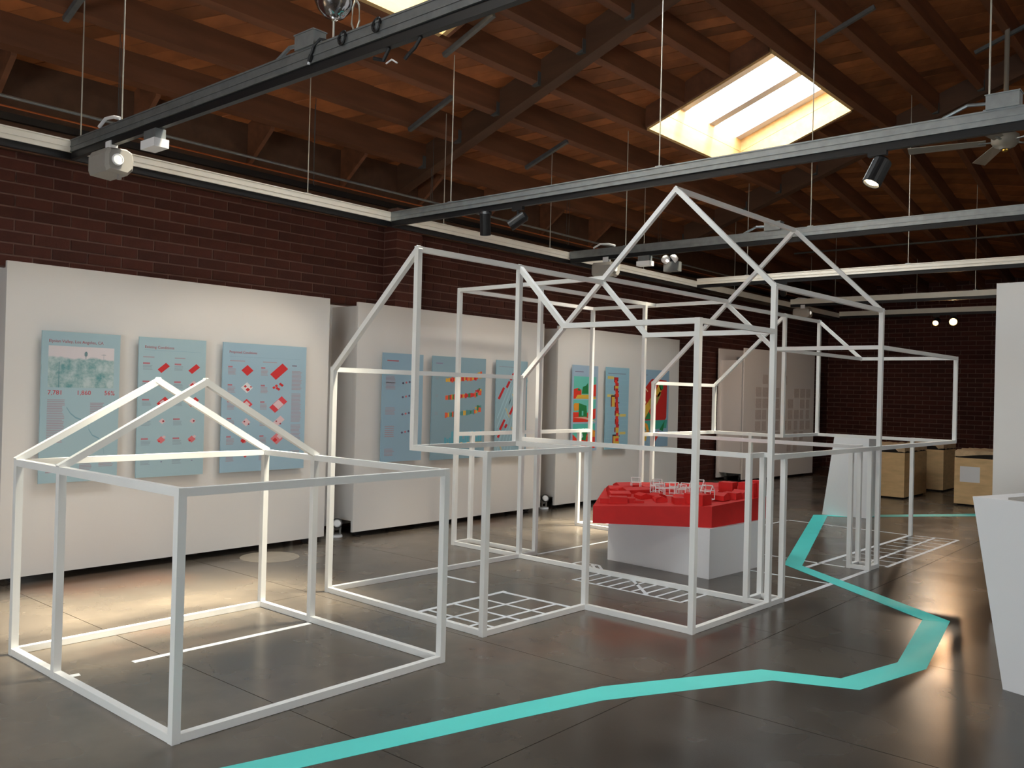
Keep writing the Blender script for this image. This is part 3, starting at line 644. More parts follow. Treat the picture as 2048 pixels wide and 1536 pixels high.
for j, (u, a) in enumerate(((.28, .07), (.66, .11))):
    p.rect(u-.2, .135, u-.03, .143, TXR, 2)
    for i, v in enumerate((.2, .34, .47, .6, .74, .87)):
        p.rect(u-.22, v-.02, u-.17, v-.008, (188, 120, 132), 2); p.lines(u-.22, v, u-.13, v+.05, TXR, 5)
    p.iso(u, .21, a, .1, RED); 
    if j == 0: p.iso(u, .345, a, .1, WHT, 3); p.iso(u-.02, .335, .018, .02, RED, 4); p.iso(u+.01, .36, .026, .03, RED, 4); p.iso(u+.045, .338, .012, .014, RED, 4)
    else:
        for du, dv in ((-.06, .0), (-.03, -.015), (.02, -.03), (.04, -.02), (0, .012), (-.02, .005)): p.iso(u+du, .34+dv, .02, .022, RED, 4)
    p.iso(u, .475, a, .12, (220, 70, 80), 3); p.iso(u, .475, a*.6, .07, PINK, 4); p.iso(u, .615, a*.75, .08, PINK, 3); p.iso(u-.02, .61, .012, .014, (160, 50, 70), 4); p.iso(u+.03, .63, .012, .014, (160, 50, 70), 4)
    p.iso(u-.01, .75, a*.7, .08, (222, 130, 136), 3); p.iso(u+.03, .73, .04, .05, PINK, 4); p.iso(u-.03, .76, .03, .05, RED, 5); p.iso(u, .88, .02, .02, RED, 3)
p.rect(.82, .155, .88, .163, (120, 96, 120), 2); p.lines(.82, .2, .95, .36, TXR, 15); p.lines(.82, .385, .95, .62, TXR, 22); p.lines(.82, .64, .95, .8, TXR, 14); p.lines(.82, .85, .95, .92, TXR, 6); p.done()
# 4: text and tiny strips
p = Poster(6.284, 6.884, 'narrow blue poster with pale red text blocks and tiny strip drawings', .79, blue=(152, 184, 204)); p.rect(.1, .065, .38, .076, (190, 100, 112), 2)
for v, h in ((.21, .07), (.27, .07), (.5, .07), (.67, .11), (.88, .07)): p.lines(.08, v, .32, v+h, TXR, 6)
for v in (.25, .38, .54, .71): 
    for k in range(5): p.iso(.5+.08*k, v+.006*(4-k), .03, .02, (206, 110, 120) if k % 2 else (90, 80, 110), 3)
p.done()
# 5: colourful strip sections
p = Poster(7.03, 7.935, 'wide blue poster with four colourful horizontal strip drawings', blue=(140, 170, 184)); p.rect(.06, .065, .18, .074, (140, 130, 160), 2)
rnd = random.Random(3); YEL = (226, 178, 70); GRN = (70, 130, 84); ORG_ = (238, 96, 62); TEAL = (74, 168, 186)
for v, cols in ((.2, (RED, ORG_, YEL)), (.37, (RED, YEL, GRN, ORG_)), (.54, (YEL, GRN, (90, 150, 150), ORG_))):
    for k in range(26):
        u = .24+.026*k; dv = -.0016*k - (.035 if k > 22 else 0); h = rnd.uniform(.028, .055)
        p.rect(u, v+.03+dv-h/2, u+.034, v+.03+dv+h/2, rnd.choice(cols), 3+k % 4)
    p.rect(.8, v-.05, .9, v-.035, cols[0], 3); p.rect(.86, v-.045, .92, v, cols[-1], 5); p.lines(.06, v, .12, v+.03, (150, 160, 172), 3)
for k in range(17):
    u = .24+.042*k; h = rnd.uniform(.03, .12); p.rect(u, .84-h, u+.034, .84, (96, 176, 196), 3); p.rect(u, .84, u+.042, .84+rnd.uniform(.02, .05), rnd.choice((YEL, TEAL, YEL, (60, 140, 170))), 5)
    if rnd.random() < .5: p.rect(u, .88, u+.042, .9, rnd.choice((YEL, TEAL)), 4)
p.done()
# 6: diagonal red blocks
p = Poster(8.13, 8.735, 'narrow blue poster with diagonal red bars over a pale street grid', blue=(150, 182, 196)); p.lines(.08, .065, .7, .078, (146, 150, 166), 1)
for k in range(9): p.poly([(.05+.1*k-.4, .98), (.07+.1*k-.4, .98), (.62+.1*k-.4, .2), (.6+.1*k-.4, .2)] if k > 3 else [(.05, .6+.1*k), (.07, .61+.1*k), (.5+.1*k, .2), (.48+.1*k, .2)], (166, 202, 214), 2)
for u, v, n in ((.06, .4, .16), (.3, .28, .09), (.42, .2, .1), (.42, .56, .16), (.12, .72, .14), (.28, .7, .05), (.06, .8, .06), (.6, .88, .12)):
    p.poly([(u, v), (u+.06, v+.012), (u+.06+n, v-n*.75+.012), (u+n, v-n*.75)], (198, 34, 40), 4)
for u, v in ((.5, .35), (.3, .5), (.6, .5), (.1, .86), (.5, .7)): p.poly([(u, v), (u+.03, v), (u+.16, v+.1), (u+.13, v+.1)], (214, 190, 130), 3)
p.done()
# 7: three scenes
p = Poster(9.71, 10.315, 'narrow poster with three stacked teal, red and green street scenes', blue=(166, 190, 212)); p.rect(.09, .07, .42, .08, (130, 120, 150), 2)
T2, R2, G2, Y2, O2 = (110, 205, 190), (236, 62, 44), (36, 132, 74), (230, 186, 74), (240, 160, 50)
p.rect(.05, .13, .93, .39, T2, 2); p.poly([(.05, .39), (.05, .28), (.2, .265), (.35, .285), (.35, .39)], R2, 3); p.poly([(.12, .39), (.2, .345), (.6, .34), (.93, .37), (.93, .39)], Y2, 4); p.poly([(.66, .36), (.66, .235), (.93, .215), (.93, .36)], R2, 4); p.poly([(.36, .33), (.4, .25), (.52, .235), (.6, .2), (.62, .33)], G2, 5); p.poly([(.18, .29), (.24, .265), (.3, .285), (.3, .3)], G2, 5); p.poly([(.7, .225), (.76, .2), (.82, .218)], G2, 5)
p.rect(.05, .40, .93, .66, T2, 2); p.poly([(.06, .46), (.1, .44), (.3, .44), (.32, .52), (.08, .53)], O2, 4); p.poly([(.26, .6), (.26, .44), (.56, .47), (.6, .6)], G2, 5); p.poly([(.05, .66), (.05, .545), (.3, .545), (.5, .58), (.72, .52), (.93, .5), (.93, .62), (.6, .66)], R2, 3); p.poly([(.05, .61), (.5, .6), (.93, .65), (.93, .66), (.4, .617)], (240, 190, 170), 6); p.rect(.38, .53, .44, .585, T2, 6)
p.rect(.05, .68, .93, .97, (90, 196, 184), 2); p.poly([(.05, .97), (.05, .8), (.3, .88), (.6, .8), (.93, .76), (.93, .97)], R2, 3); p.poly([(.6, .83), (.75, .72), (.93, .78), (.93, .84)], O2, 4); p.poly([(.3, .86), (.5, .73), (.62, .76), (.56, .88)], G2, 5); p.poly([(.2, .85), (.42, .79), (.46, .83), (.26, .89)], (190, 220, 224), 6); p.done()
# 8: vertical plan
p = Poster(10.52, 11.12, 'narrow blue poster with one tall vertical red and yellow plan', blue=(150, 192, 212)); p.rect(.08, .07, .85, .08, (130, 140, 165), 2)
rnd = random.Random(5); BK = (60, 40, 40)
for k in range(24):
    v = .12+.034*k; u = .38+.1*(k/24)+rnd.uniform(-.02, .02); p.rect(u, v, u+.1+rnd.uniform(0, .05), v+.038, rnd.choice((RED, R2, R2, Y2, (190, 40, 40))), 4+k % 3)
    if k % 3 == 0: p.rect(u-.05, v, u, v+.06, (150, 40, 40), 3)
    if k % 4 == 1: p.rect(u+.1, v, u+.15, v+.012, BK, 7)
for u, v in ((.06, .11), (.06, .33), (.62, .57), (.62, .79)): p.rect(u, v, u+.27, v+.032, (226, 206, 120), 3)
for u, v in ((.22, .36), (.32, .84)): p.rect(u, v-.02, u+.16, v, BK, 5); p.rect(u, v, u+.04, v+.12, (150, 40, 40), 5); p.rect(u+.04, v, u+.17, v+.12, (222, 186, 84), 4)
for k in range(14): p.rect(.04, .15+.055*k, .96, .153+.055*k, (160, 202, 216), 1)
p.done()
# 9: red shape
p = Poster(11.505, 12.28, 'blue poster with a large red rounded shape above a teal band', blue=(150, 182, 206)); p.rect(.07, .066, .17, .074, (130, 130, 160), 2)
DR = (196, 42, 40)
p.poly([(.02, .27), (.3, .13), (.36, .115), (.9, .13), (.93, .2), (.92, .62), (.88, .65), (.02, .655)], DR, 2); p.poly([(.02, .66), (.96, .65), (.93, .76), (.02, .78)], (66, 168, 150), 3)
for pts, c_ in (([(.03, .5), (.2, .42), (.3, .5), (.08, .64)], Y2), ([(.1, .64), (.24, .54), (.4, .64)], G2), ([(.2, .42), (.42, .3), (.5, .36), (.3, .5)], (206, 170, 70)), ([(.46, .3), (.6, .18), (.72, .26), (.6, .36)], Y2), ([(.6, .2), (.75, .16), (.78, .24), (.68, .27)], G2), ([(.3, .46), (.4, .41), (.43, .49), (.34, .53)], R2), ([(.66, .78), (.86, .66), (.8, .8)], G2), ([(.08, .68), (.2, .7), (.28, .8), (.2, .82)], O2), ([(.02, .8), (.22, .8), (.16, .92), (.02, .9)], Y2), ([(.42, .82), (.66, .8), (.6, .88), (.5, .93), (.44, .92)], R2), ([(.5, .36), (.66, .27), (.7, .31), (.52, .46)], (170, 150, 80))): p.poly(pts, c_, 4)
for pts in ([(.1, .25), (.12, .24), (.2, .28), (.18, .29)], [(.02, .37), (.05, .37), (.14, .42), (.12, .44)]): p.poly(pts, (236, 206, 160), 5)
p.done()
# ------------------------------------------------------------------ far display wall with pinned papers (stands slightly turned)
fd = empty('display_wall', (16.5, 7.5, 0), 'white display wall turned askew near the far corner, covered in small pinned papers', 'partition', 'white movable display walls')
FA, FB = Vector((15.1, 7.33, 0)), Vector((17.93, 7.14, 0)); fdir = (FB-FA).normalized(); fnr = Vector((-fdir.y, fdir.x, 0))
def fpoly(a, b, n0, n1): return [tuple((FA+fdir*s+fnr*t)[:2]) for s, t in ((a, n0), (b, n0), (b, n1), (a, n1))]
FL = (FB-FA).length
MB().prism(fpoly(0, FL, 0, .03), .06, 2.5, 'white_wall').build('front_sheet', fd); MB().prism(fpoly(0, FL, .53, .56), .06, 2.5, 'white_wall').build('back_sheet', fd)
for a in (.07, FL-.12): MB().prism(fpoly(a, a+.05, .03, .53), .16, 2.28, 'white_wall').build('end_panel', fd)
MB().prism(fpoly(.12, FL-.12, .03, .53), .16, .22, 'trim_dark').build('floor_frame', fd)
for a in (.15, FL-.15):
    for t in (.13, .43):
        q = FA+fdir*a+fnr*t; mb = MB(); lathe(mb, (q.x, q.y-.02, .05), (0, 1, 0), [(.03, 0), (.05, .004), (.05, .036), (.03, .04)], 14, 'caster'); w_ = mb.build('caster', fd); MB().box(q.x-.02, q.x+.02, q.y-.02, q.y+.02, .09, .16, 'galv').build('caster_fork', w_)
rnd = random.Random(11)
for r in range(7):
    for c in range(9):
        if (r == 0 and c not in (1, 2, 4)) or (r == 6 and c not in (5, 6)) or (r == 5 and c in (0, 8)): continue
        if r > 0 and rnd.random() < .12: continue
        s0 = .42+.255*c; z = 1.82-.215*r + (.03 if r == 0 else 0); wd = rnd.choice((.16, .2, .22))*(1.0); q = [FA+fdir*s+fnr*t for s, t in ((s0, -.004), (s0+wd, -.004), (s0+wd, -.001), (s0, -.001))]
        o = MB().prism([tuple(v[:2]) for v in q], z, z+.18, 'paper_grey').build('pinned_paper'); tag(o, 'small grey sheet of paper pinned to the askew far display wall', 'paper', 'papers on the far display wall')
# white panel wall by the right edge
rwp = empty('display_wall', (7.65, -.05, 0), 'tall white display wall standing behind the tapered white pedestal', 'partition', 'white movable display walls')
MB().box(7.37, 7.40, -1.7, 1.555, .06, 2.5, 'white_wall').build('front_sheet', rwp); MB().box(7.9, 7.93, -1.7, 1.555, .06, 2.5, 'white_wall').build('back_sheet', rwp)
for ya in (1.43, -1.63): MB().box(7.40, 7.90, ya, ya+.05, .16, 2.47, 'white_wall').build('end_panel', rwp)
for ya in (1.3, -1.5):
    mb = MB(); lathe(mb, (7.65, ya, .05), (1, 0, 0), [(.03, 0), (.05, .004), (.05, .036), (.03, .04)], 14, 'caster'); w_ = mb.build('caster', rwp); MB().box(7.64, 7.70, ya-.02, ya+.02, .09, .16, 'galv').build('caster_fork', w_)
MB().box(7.40, 7.90, -1.6, 1.43, .16, .2, 'trim_dark').build('floor_frame', rwp)
# ------------------------------------------------------------------ the white house frame
TH = math.radians(-1.6848); CT, ST = math.cos(TH), math.sin(TH)
def H(x, y, z=0.0): return Vector((4.16+CT*(x-4.16)-ST*(y-4), 4+ST*(x-4.16)+CT*(y-4), z))
HX = (CT, ST, 0)
a, b, c, d, e, f, g, h = 4.238, 5.316, 6.427, 6.658, 8.477, 8.691, 10.083, 11.078
y0, y0b, y1, yv, yr, ymr, y2, y3, y9, yvb, ya, yra = 2.938, 3.116, 3.841, 4.099, 4.57, 3.83, 5.493, 6.394, 3.4, 4.029, 5.521, 4.566
z1, zM, zw, zt, zmr, ze, z1a, zu = 1.14, 1.73, 2.585, 2.104, 3.318, 2.455, 1.182, 2.624
W = .04
hs = empty('house_frame', H(7.5, 4.2), 'big open frame of a gabled house made of white square bars', 'frame')
def post(o, p, za, zb, nm='post'): MB().bar((p[0], p[1], za), (p[0], p[1], zb+.0006), W).build(nm, o)
NB = [0]
def beam(o, p, q, nm='rail', ext=W/2):
    NB[0] += 1; w_ = W-.0012-.0006*(NB[0] % 4); MB().bar(p, q, w_, ext=ext-.0012).build(nm, o)
for x, y, za, zb in ((a, ya, 0, zM), (a, yra, z1a, zw), (a, y1, 0, z1a), (b, yr, z1a, zw), (b, y1, 0, z1a), (b, y0, 0, zt), (c, y0, 0, ze), (d, y0, 0, z1), (c, y0b, 0, z1), (d, y0b, 0, z1),
    (c, y2, 0, zM), (d, y2, 0, zu), (c, y3, 0, zu), (d, y3, 0, z1), (e, y3, 0, z1), (f, y3, 0, zu), (e, y2, 0, zu), (f, y2, 0, zM), (g, y2, z1, zM), (g, 4.98, 0, z1), (g, yr, z1, zw), (h, yr, z1, zw),
    (h, y0, z1, zt), (h, y9, 0, z1), (f, y0, 0, ze), (e, y0, 0, z1), (e, y0b, 0, z1), (f, y0b, 0, z1)):
    post(hs, H(x, y), za, zb+(W/2 if zb < 3 else 0))
def HB(x0, ya_, za, x1, yb_, zb, nm='rail', ext=W/2): beam(hs, H(x0, ya_, za), H(x1, yb_, zb), nm, ext)
R_ = 'rafter'
HB(a, ya, zM, a, yra, zw, R_); HB(a, yra, zw, c, yr, zw, 'ridge_bar'); HB(a, ya, zM, c, y2, zM)
HB(a, yra, z1a, a, y1, z1a); HB(a, y1, z1a, b, y1, z1a); HB(b, y1, z1a, b, yr, z1a); HB(b, yr, z1a, a, yra, z1a)
HB(b, yr, zw, b, yv, zt, R_); HB(b, yv, zt, b, y0, zt); HB(b, y0, zt, c, y0, zt); HB(c, yr, zw, c, yv, zt, R_); HB(c, yv, zt, c, y0, zt)
HB(c, y2, zM, c, ymr, zmr, R_); HB(c, ymr, zmr, c, y0, ze, R_); HB(c, ymr, zmr, f, ymr, zmr, 'ridge_bar'); HB(f, y2, zM, f, ymr, zmr, R_); HB(f, ymr, zmr, f, y0, ze, R_); HB(c, y0, ze, f, y0, ze)
HB(c, y3, zu, c, yr, zu); HB(c, y3, zu, f, y3, zu); HB(f, y3, zu, f, yr, zu); HB(c, y2, zu, f, y2, zu); HB(c, yr, zu, f, yr, zu)
HB(c, y3, z1, f, y3, z1); HB(c, y2, z1, c, y0b, z1); HB(c, y0b, z1, d, y0b, z1); HB(d, y0b, z1, d, y0, z1); HB(c, y0, z1, d, y0, z1); HB(d, y0, z1, h, y0, z1)
HB(e, y2, z1, g, y2, z1); HB(f, y2, z1, f, y0b, z1); HB(g, y2, z1, g, yr, z1); HB(g, yr, z1, h, yr, z1); HB(h, yr, z1, h, y0, z1); HB(e, y0b, z1, f, y0b, z1); HB(e, y0b, z1, e, y0, z1)
HB(f, y2, zM, g, y2, zM); HB(g, y2, zM, g, yr, zw, R_); HB(f, yr, zw, h, yr, zw, 'ridge_bar'); HB(f, yr, zw, f, yvb, zt, R_); HB(f, yvb, zt, f, y0, zt); HB(f, yvb, zt, h, yvb, zt); HB(h, yr, zw, h, yvb, zt, R_); HB(h, yvb, zt, h, y0, zt); HB(f, y0, zt, h, y0, zt)
zb = W/2+.0005
for x0_, q0, x1_, q1 in ((a, ya, a, y1), (a, y1, b, y1), (b, y1, b, y0), (b, y0, d, y0), (a, ya, c, y2), (c, y3, c, y0), (c, y3, d, y3), (d, y3, d, y2), (c, y2, d, y2), (c, y0b, d, y0b), (d, y0b, d, y0),
    (e, y3, e, y2), (f, y3, f, y2), (e, y3, f, y3), (e, y2, f, y2), (e, y0, f, y0), (e, y0b, f, y0b), (e, y0, e, y0b), (f, y0, f, y0b)):
    HB(x0_, q0, zb, x1_, q1, zb, 'floor_rail')

# ------------------------------------------------------------------ the small shed frame
sx0, sx1, sy0, sy1, sm, sz = 2.007, 3.662, 3.65, 5.485, 4.9, 1.112
HX = (1, 0, 0)
sh = empty('shed_frame', ((sx0+sx1)/2, (sy0+sy1)/2, 0), 'small open frame of a gabled shed made of white square bars', 'frame')
for x, y in ((sx0, sy0), (sx0, sm), (sx0, sy1), (sx1, sy0), (sx1, sm), (sx1, sy1)): post(sh, (x, y), 0, sz+W/2)
for z, nm in ((zb, 'floor_rail'), (sz, 'rail')):
    for p, q in (((sx0, sy0), (sx1, sy0)), ((sx1, sy0), (sx1, sy1)), ((sx0, sy1), (sx1, sy1)), ((sx0, sy0), (sx0, sy1))): beam(sh, (*p, z), (*q, z), nm)
for y in (sm, sy1):
    beam(sh, (sx0, y, sz+.02), (2.838, y, 1.605), R_); beam(sh, (2.838, y, 1.605), (sx1, y, sz+.02), R_)

# ------------------------------------------------------------------ tape on the floor
def strip(mb, p, q, w=.03, m='tape_white', z=.0006):
    p, q = Vector((p[0], p[1], 0)), Vector((q[0], q[1], 0)); dd = (q-p).normalized(); n = Vector((-dd.y, dd.x, 0))*(w/2)
    return mb.prism([tuple(v[:2]) for v in (p-n, q-n, q+n, p+n)], z-.0006+.0001, z+.0006, m)
def tape(p, q, label, w=.04, z=.0006, group='single white tape lines on the floor', hl=True):
    if hl: p, q = H(*p), H(*q)
    o = strip(MB(), p, q, w, z=z).build('floor_tape'); return tag(o, label, 'tape', group)
tape((2.42, 4.876), (3.63, 4.866), 'straight white tape line across the floor inside the small shed frame', .045, hl=False)
tape((2.03, 4.885), (2.12, 4.866), 'tiny stub of white tape at the shed frame floor rail', .045, hl=False)
tape((5.36, 5.36), (5.36, 4.96), 'short white tape line on the floor behind the shed frame corner post', .04, hl=False)
tape((d+.04, 5.49), (e-.04, 5.49), 'long white tape line running to the white plinth of the red model', .035)
tape((d+.03, y0), (e-.03, y0), 'wide white tape line joining the two narrow frame bays, crossed by the mint tape', .045)
tape((7.62, 3.74), (7.62, y0+.03), 'white tape line from the white plinth to the frame edge', .03)
tape((e, y0b+.04), (e, y2-.04), 'white tape line across the mint tape behind the slim bay of the frame', .035)
tape((e-.3, y9), (h-.04, y9), 'white tape line ending at the lone rear post of the house frame', .045)
tape((h, y9+.04), (h, yr+.35), 'white tape line across the mint tape near the far tapered pedestal', .035)
tape((g+.03, 4.93), (h-.03, 4.93), 'white tape line from the far inner post towards the far tapered pedestal', .035)
def grid(name, label, lines, w=.03):
    pts = [H(*p) if p_ else Vector((*p, 0)) for p, p_ in [(l[0], 0) for l in lines]]
    o = empty(name, (sum(p.x for p in pts)/len(pts), sum(p.y for p in pts)/len(pts), 0), label, 'tape')
    for i, l in enumerate(lines):
        mb = MB(); strip(mb, l[0], l[1], l[2] if len(l) > 2 else w, z=.0006+.0003*(i % 3)); mb.build('tape_strip', o)
gl = [((4.29, 4.585), (5.31, 4.585), .04), ((5.275, 4.60), (5.275, 3.87), .04)]
for x in (4.45, 4.72, 4.985): gl.append(((x, 4.57), (x, 3.87), .028))
for y in (4.07, 4.32): gl.append(((4.26, y), (5.26, y-.03), .028))
grid('tape_grid', 'square grid of white tape on the floor inside the front bay of the house frame', gl)
st = [((6.065, 4.48), (6.02, 3.40), .025)]
for k in range(10):
    y = 4.465-.1175*k; st.append(((6.065-.045*(k/9), y), (6.44-.02*(k/9), y-.01), .025))
st += [((6.05, 3.73), (6.42, 4.10), .03), ((6.52, 4.90), (6.75, 4.895), .025), ((6.75, 4.9), (6.74, 4.68), .025), ((6.74, 4.68), (6.55, 4.5), .025), ((6.5, 4.72), (6.74, 4.7), .025), ((6.52, 4.55), (6.74, 4.76), .025)]
grid('tape_ladder', 'white tape stair drawing with parallel rungs on the floor in front of the red model', st)
pg = [((8.76, 2.745), (11.12, 2.69), .035), ((8.76, 2.95), (11.1, 2.93), .03), ((11.12, 2.68), (11.05, 3.15), .025)]
for k in range(9): x = 8.82+.26*k; pg.append(((x, 2.745-.02*(k/9)), (x-.03, 3.17), .02))
grid('tape_lattice', 'narrow lattice of white tape on the floor outside the rear bay of the house frame', pg)
U = [(1.37, 3.456), (3.426, 2.893), (3.988, 2.726), (4.901, 2.231), (5.078, 1.828), (5.639, 1.689), (6.862, 1.888), (8.12, 3.49), (11.88, 4.70), (12.25, 4.36), (13.95, 3.15)]
Lw = [(1.32, 3.30), (3.272, 2.76), (3.808, 2.6), (4.759, 2.097), (4.953, 1.68), (5.631, 1.521), (6.968, 1.729), (8.19, 3.34), (11.91, 4.52), (12.05, 4.28), (13.72, 3.02)]
mt = empty('mint_tape', (6, 2.2, 0), 'broad mint green tape path zigzagging across the floor', 'tape')
for i in range(len(U)-1):
    MB().prism([U[i], Lw[i], Lw[i+1], U[i+1]], .0001+.0014*(i > 5), .0013+.0014*(i > 5), 'mint').build('tape_band', mt)

# ------------------------------------------------------------------ red site model on its white plinth
PA = math.radians(-4.5); pc, ps = math.cos(PA), math.sin(PA); P0 = Vector((6.952, 3.664, 0))
def PL(u, v): return (P0.x+pc*u-ps*v, P0.y+ps*u+pc*v)
pln = empty('plinth', (*PL(.6, .55), 0), 'low white plinth block under the red site model, front half', 'plinth', 'plinths under the red model')
MB().prism([PL(0, 0), PL(.575, 0), PL(.575, 1.13), PL(0, 1.13)], .0, .437, 'plinth_white').build('block', pln)
pl2 = empty('plinth', (*PL(1.0, .55), 0), 'low white plinth block under the red site model, half with the narrow seam', 'plinth', 'plinths under the red model')
MB().prism([PL(.582, .012), PL(.93, .012), PL(.93, 1.12), PL(.582, 1.12)], .0, .437, 'plinth_white').build('block', pl2)
rm = empty('site_model', (7.5, 4.5, .4375), 'bright red neighbourhood model with blocky houses on top of the plinth', 'model')
rp = [(6.44, 4.55), (7.03, 3.69), (8.0, 3.63), (8.7, 4.25), (8.2, 5.05), (7.35, 5.05)]
rtop = lambda x, y: .588+.06*max(0, min(1, (x-6.4)/1.0))
MB().prism(rp, .4376, rtop, 'red_model').build('terrain', rm)
def rhouse(x, y, w_, l_, hh, rot, gable=True):
    z = rtop(x, y)-.01; ca, sa = math.cos(rot), math.sin(rot)
    pt = lambda u, v: (x+ca*u-sa*v, y+sa*u+ca*v); q = [pt(-w_/2, -l_/2), pt(w_/2, -l_/2), pt(w_/2, l_/2), pt(-w_/2, l_/2)]
    mb = MB()
    if gable:
        vs = [(*t, z) for t in q]+[(*t, z+hh*.65) for t in q]+[(*pt(0, -l_/2), z+hh), (*pt(0, l_/2), z+hh)]
        mb.add(vs, [[0, 3, 2, 1], [0, 1, 5, 8, 4], [2, 3, 7, 9, 6], [1, 2, 6, 9, 8, 5], [3, 0, 4, 8, 9, 7]], 'red_model')
    else: mb.prism(q, z, z+hh, 'red_model')
    mb.build('model_house', rm)
for x, y, w_, l_, hh, r_, g_ in ((6.72, 4.47, .16, .13, .065, -.9, 0), (6.66, 4.56, .12, .1, .05, -.9, 0), (6.80, 4.40, .1, .1, .05, -.9, 0), (6.83, 4.32, .09, .08, .03, -.9, 0),
    (7.08, 3.86, .14, .2, .1, -.1, 0), (7.13, 4.06, .12, .12, .07, .1, 1), (7.02, 4.02, .1, .12, .06, -.8, 0), (7.22, 4.0, .12, .1, .08, .2, 1), (7.0, 4.2, .11, .13, .06, -.8, 1), (7.12, 4.3, .12, .12, .06, -.4, 1),
    (7.05, 4.42, .11, .14, .06, -.5, 1), (7.3, 4.66, .14, .3, .06, 1.2, 1), (7.24, 4.8, .12, .24, .07, .9, 1), (7.5, 4.88, .14, .26, .07, 1.1, 1), (7.02, 4.66, .12, .2, .06, .9, 1), (7.62, 4.55, .13, .2, .06, .6, 1), (7.75, 4.8, .16, .3, .06, .8, 1),
    (7.45, 3.82, .13, .12, .07, .0, 1), (7.62, 3.8, .12, .14, .06, .05, 0), (7.75, 3.78, .1, .12, .08, .0, 1), (7.9, 3.76, .14, .16, .14, 0, 0), (7.95, 3.70, .1, .1, .16, 0, 0), (7.86, 3.96, .14, .14, .13, .1, 0), (7.6, 3.98, .14, .12, .07, .1, 1), (7.7, 4.12, .14, .12, .07, .2, 1),
    (8.1, 4.2, .18, .22, .06, .4, 1), (8.3, 4.4, .16, .22, .06, .5, 1), (8.0, 4.5, .14, .2, .05, .5, 1), (7.9, 4.3, .1, .12, .05, .2, 1)):
    rhouse(x, y, w_, l_, hh, r_, g_)
def whouse(x, y, s, rot):
    ca, sa = math.cos(rot), math.sin(rot); z = rtop(x, y)+.002; P = lambda u, v, k: (x+(ca*u-sa*v)*s, y+(sa*u+ca*v)*s, z+k*s)
    o = empty('wire_house', (x, y, z), 'tiny white wire frame house standing on the red model', 'model', 'tiny wire frame houses on the red model')
    mb = MB(); r = .0042
    for p_, q_ in (((-.5, -.5, 0), (-.5, -.5, .8)), ((.5, -.5, 0), (.5, -.5, .8)), ((.5, .5, 0), (.5, .5, .8)), ((-.5, .5, 0), (-.5, .5, .8)), ((-.5, -.5, .8), (0, -.5, 1.3)), ((.5, -.5, .8), (0, -.5, 1.3)), ((-.5, .5, .8), (0, .5, 1.3)), ((.5, .5, .8), (0, .5, 1.3)), ((0, -.5, 1.3), (0, .5, 1.3)), ((-.5, -.5, .8), (-.5, .5, .8)), ((.5, -.5, .8), (.5, .5, .8)), ((-.5, -.5, 0.03), (.5, -.5, 0.03)), ((.5, -.5, 0.03), (.5, .5, 0.03))):
        mb.tube([P(*p_), P(*q_)], r, 4, 'white_bar')
    mb.build('wire_bars', o)
for x, y, s, r_ in ((7.452, 4.752, 0.09, 0.7), (7.485, 4.527, 0.09, 0.7), (7.374, 4.485, 0.085, 0.6), (7.29, 4.38, 0.08, 0.5), (7.42, 4.3, 0.085, 0.5), (7.46, 4.2, 0.085, 0.3), (7.36, 4.18, 0.08, 0.3), (7.44, 4.06, 0.12, 0.2), (7.316, 3.891, 0.1, 0.1), (7.252, 4.248, 0.1, 0.4)): whouse(x, y, s, r_)

# ------------------------------------------------------------------ pedestals
def taper(name, base, top, zt_, label, cat='pedestal', m='plinth_white', zb_=0.0):
    o = empty(name, (sum(p[0] for p in base)/4, sum(p[1] for p in base)/4, 0), label, cat); MB().prism(base, zb_, zt_, m, top=top).build('body', o); return o
def rect_at(cx, cy, ux, uy, w_, dpt):   # corner, direction along the front, width, depth to the back-left normal
    vx, vy = -uy, ux
    return [(cx, cy), (cx+ux*w_, cy+uy*w_), (cx+ux*w_+vx*dpt, cy+uy*w_+vy*dpt), (cx+vx*dpt, cy+vy*dpt)]
ang = math.radians(-108); ux, uy = math.cos(ang), math.sin(ang)
bq = rect_at(5.55, 1.098, ux, uy, .42, .42); tq = rect_at(5.612, 1.286, ux, uy, .78, .62)
pd_ = taper('pedestal', bq, tq, 1.055, 'white pedestal widening towards its top, with a thin tablet lying on it')
tb = MB().prism([(5.60, 1.10), (5.50, .80), (5.72, .73), (5.82, 1.03)], 1.0555, 1.068, 'grey_plastic').build('tablet'); tag(tb, 'thin grey tablet lying flat on the tapered white pedestal', 'tablet')
fpb = [(12.03, 4.64), (12.1, 4.06), (12.6, 4.09), (12.7, 4.66)]; fpt = [(12.05, 4.50), (12.1, 4.05), (12.6, 4.08), (12.56, 4.53)]
taper('pedestal', fpb, fpt, 1.085, 'white pedestal narrowing towards its top, standing beyond the house frame by the crates', zb_=.0029)   # stands on the mint tape
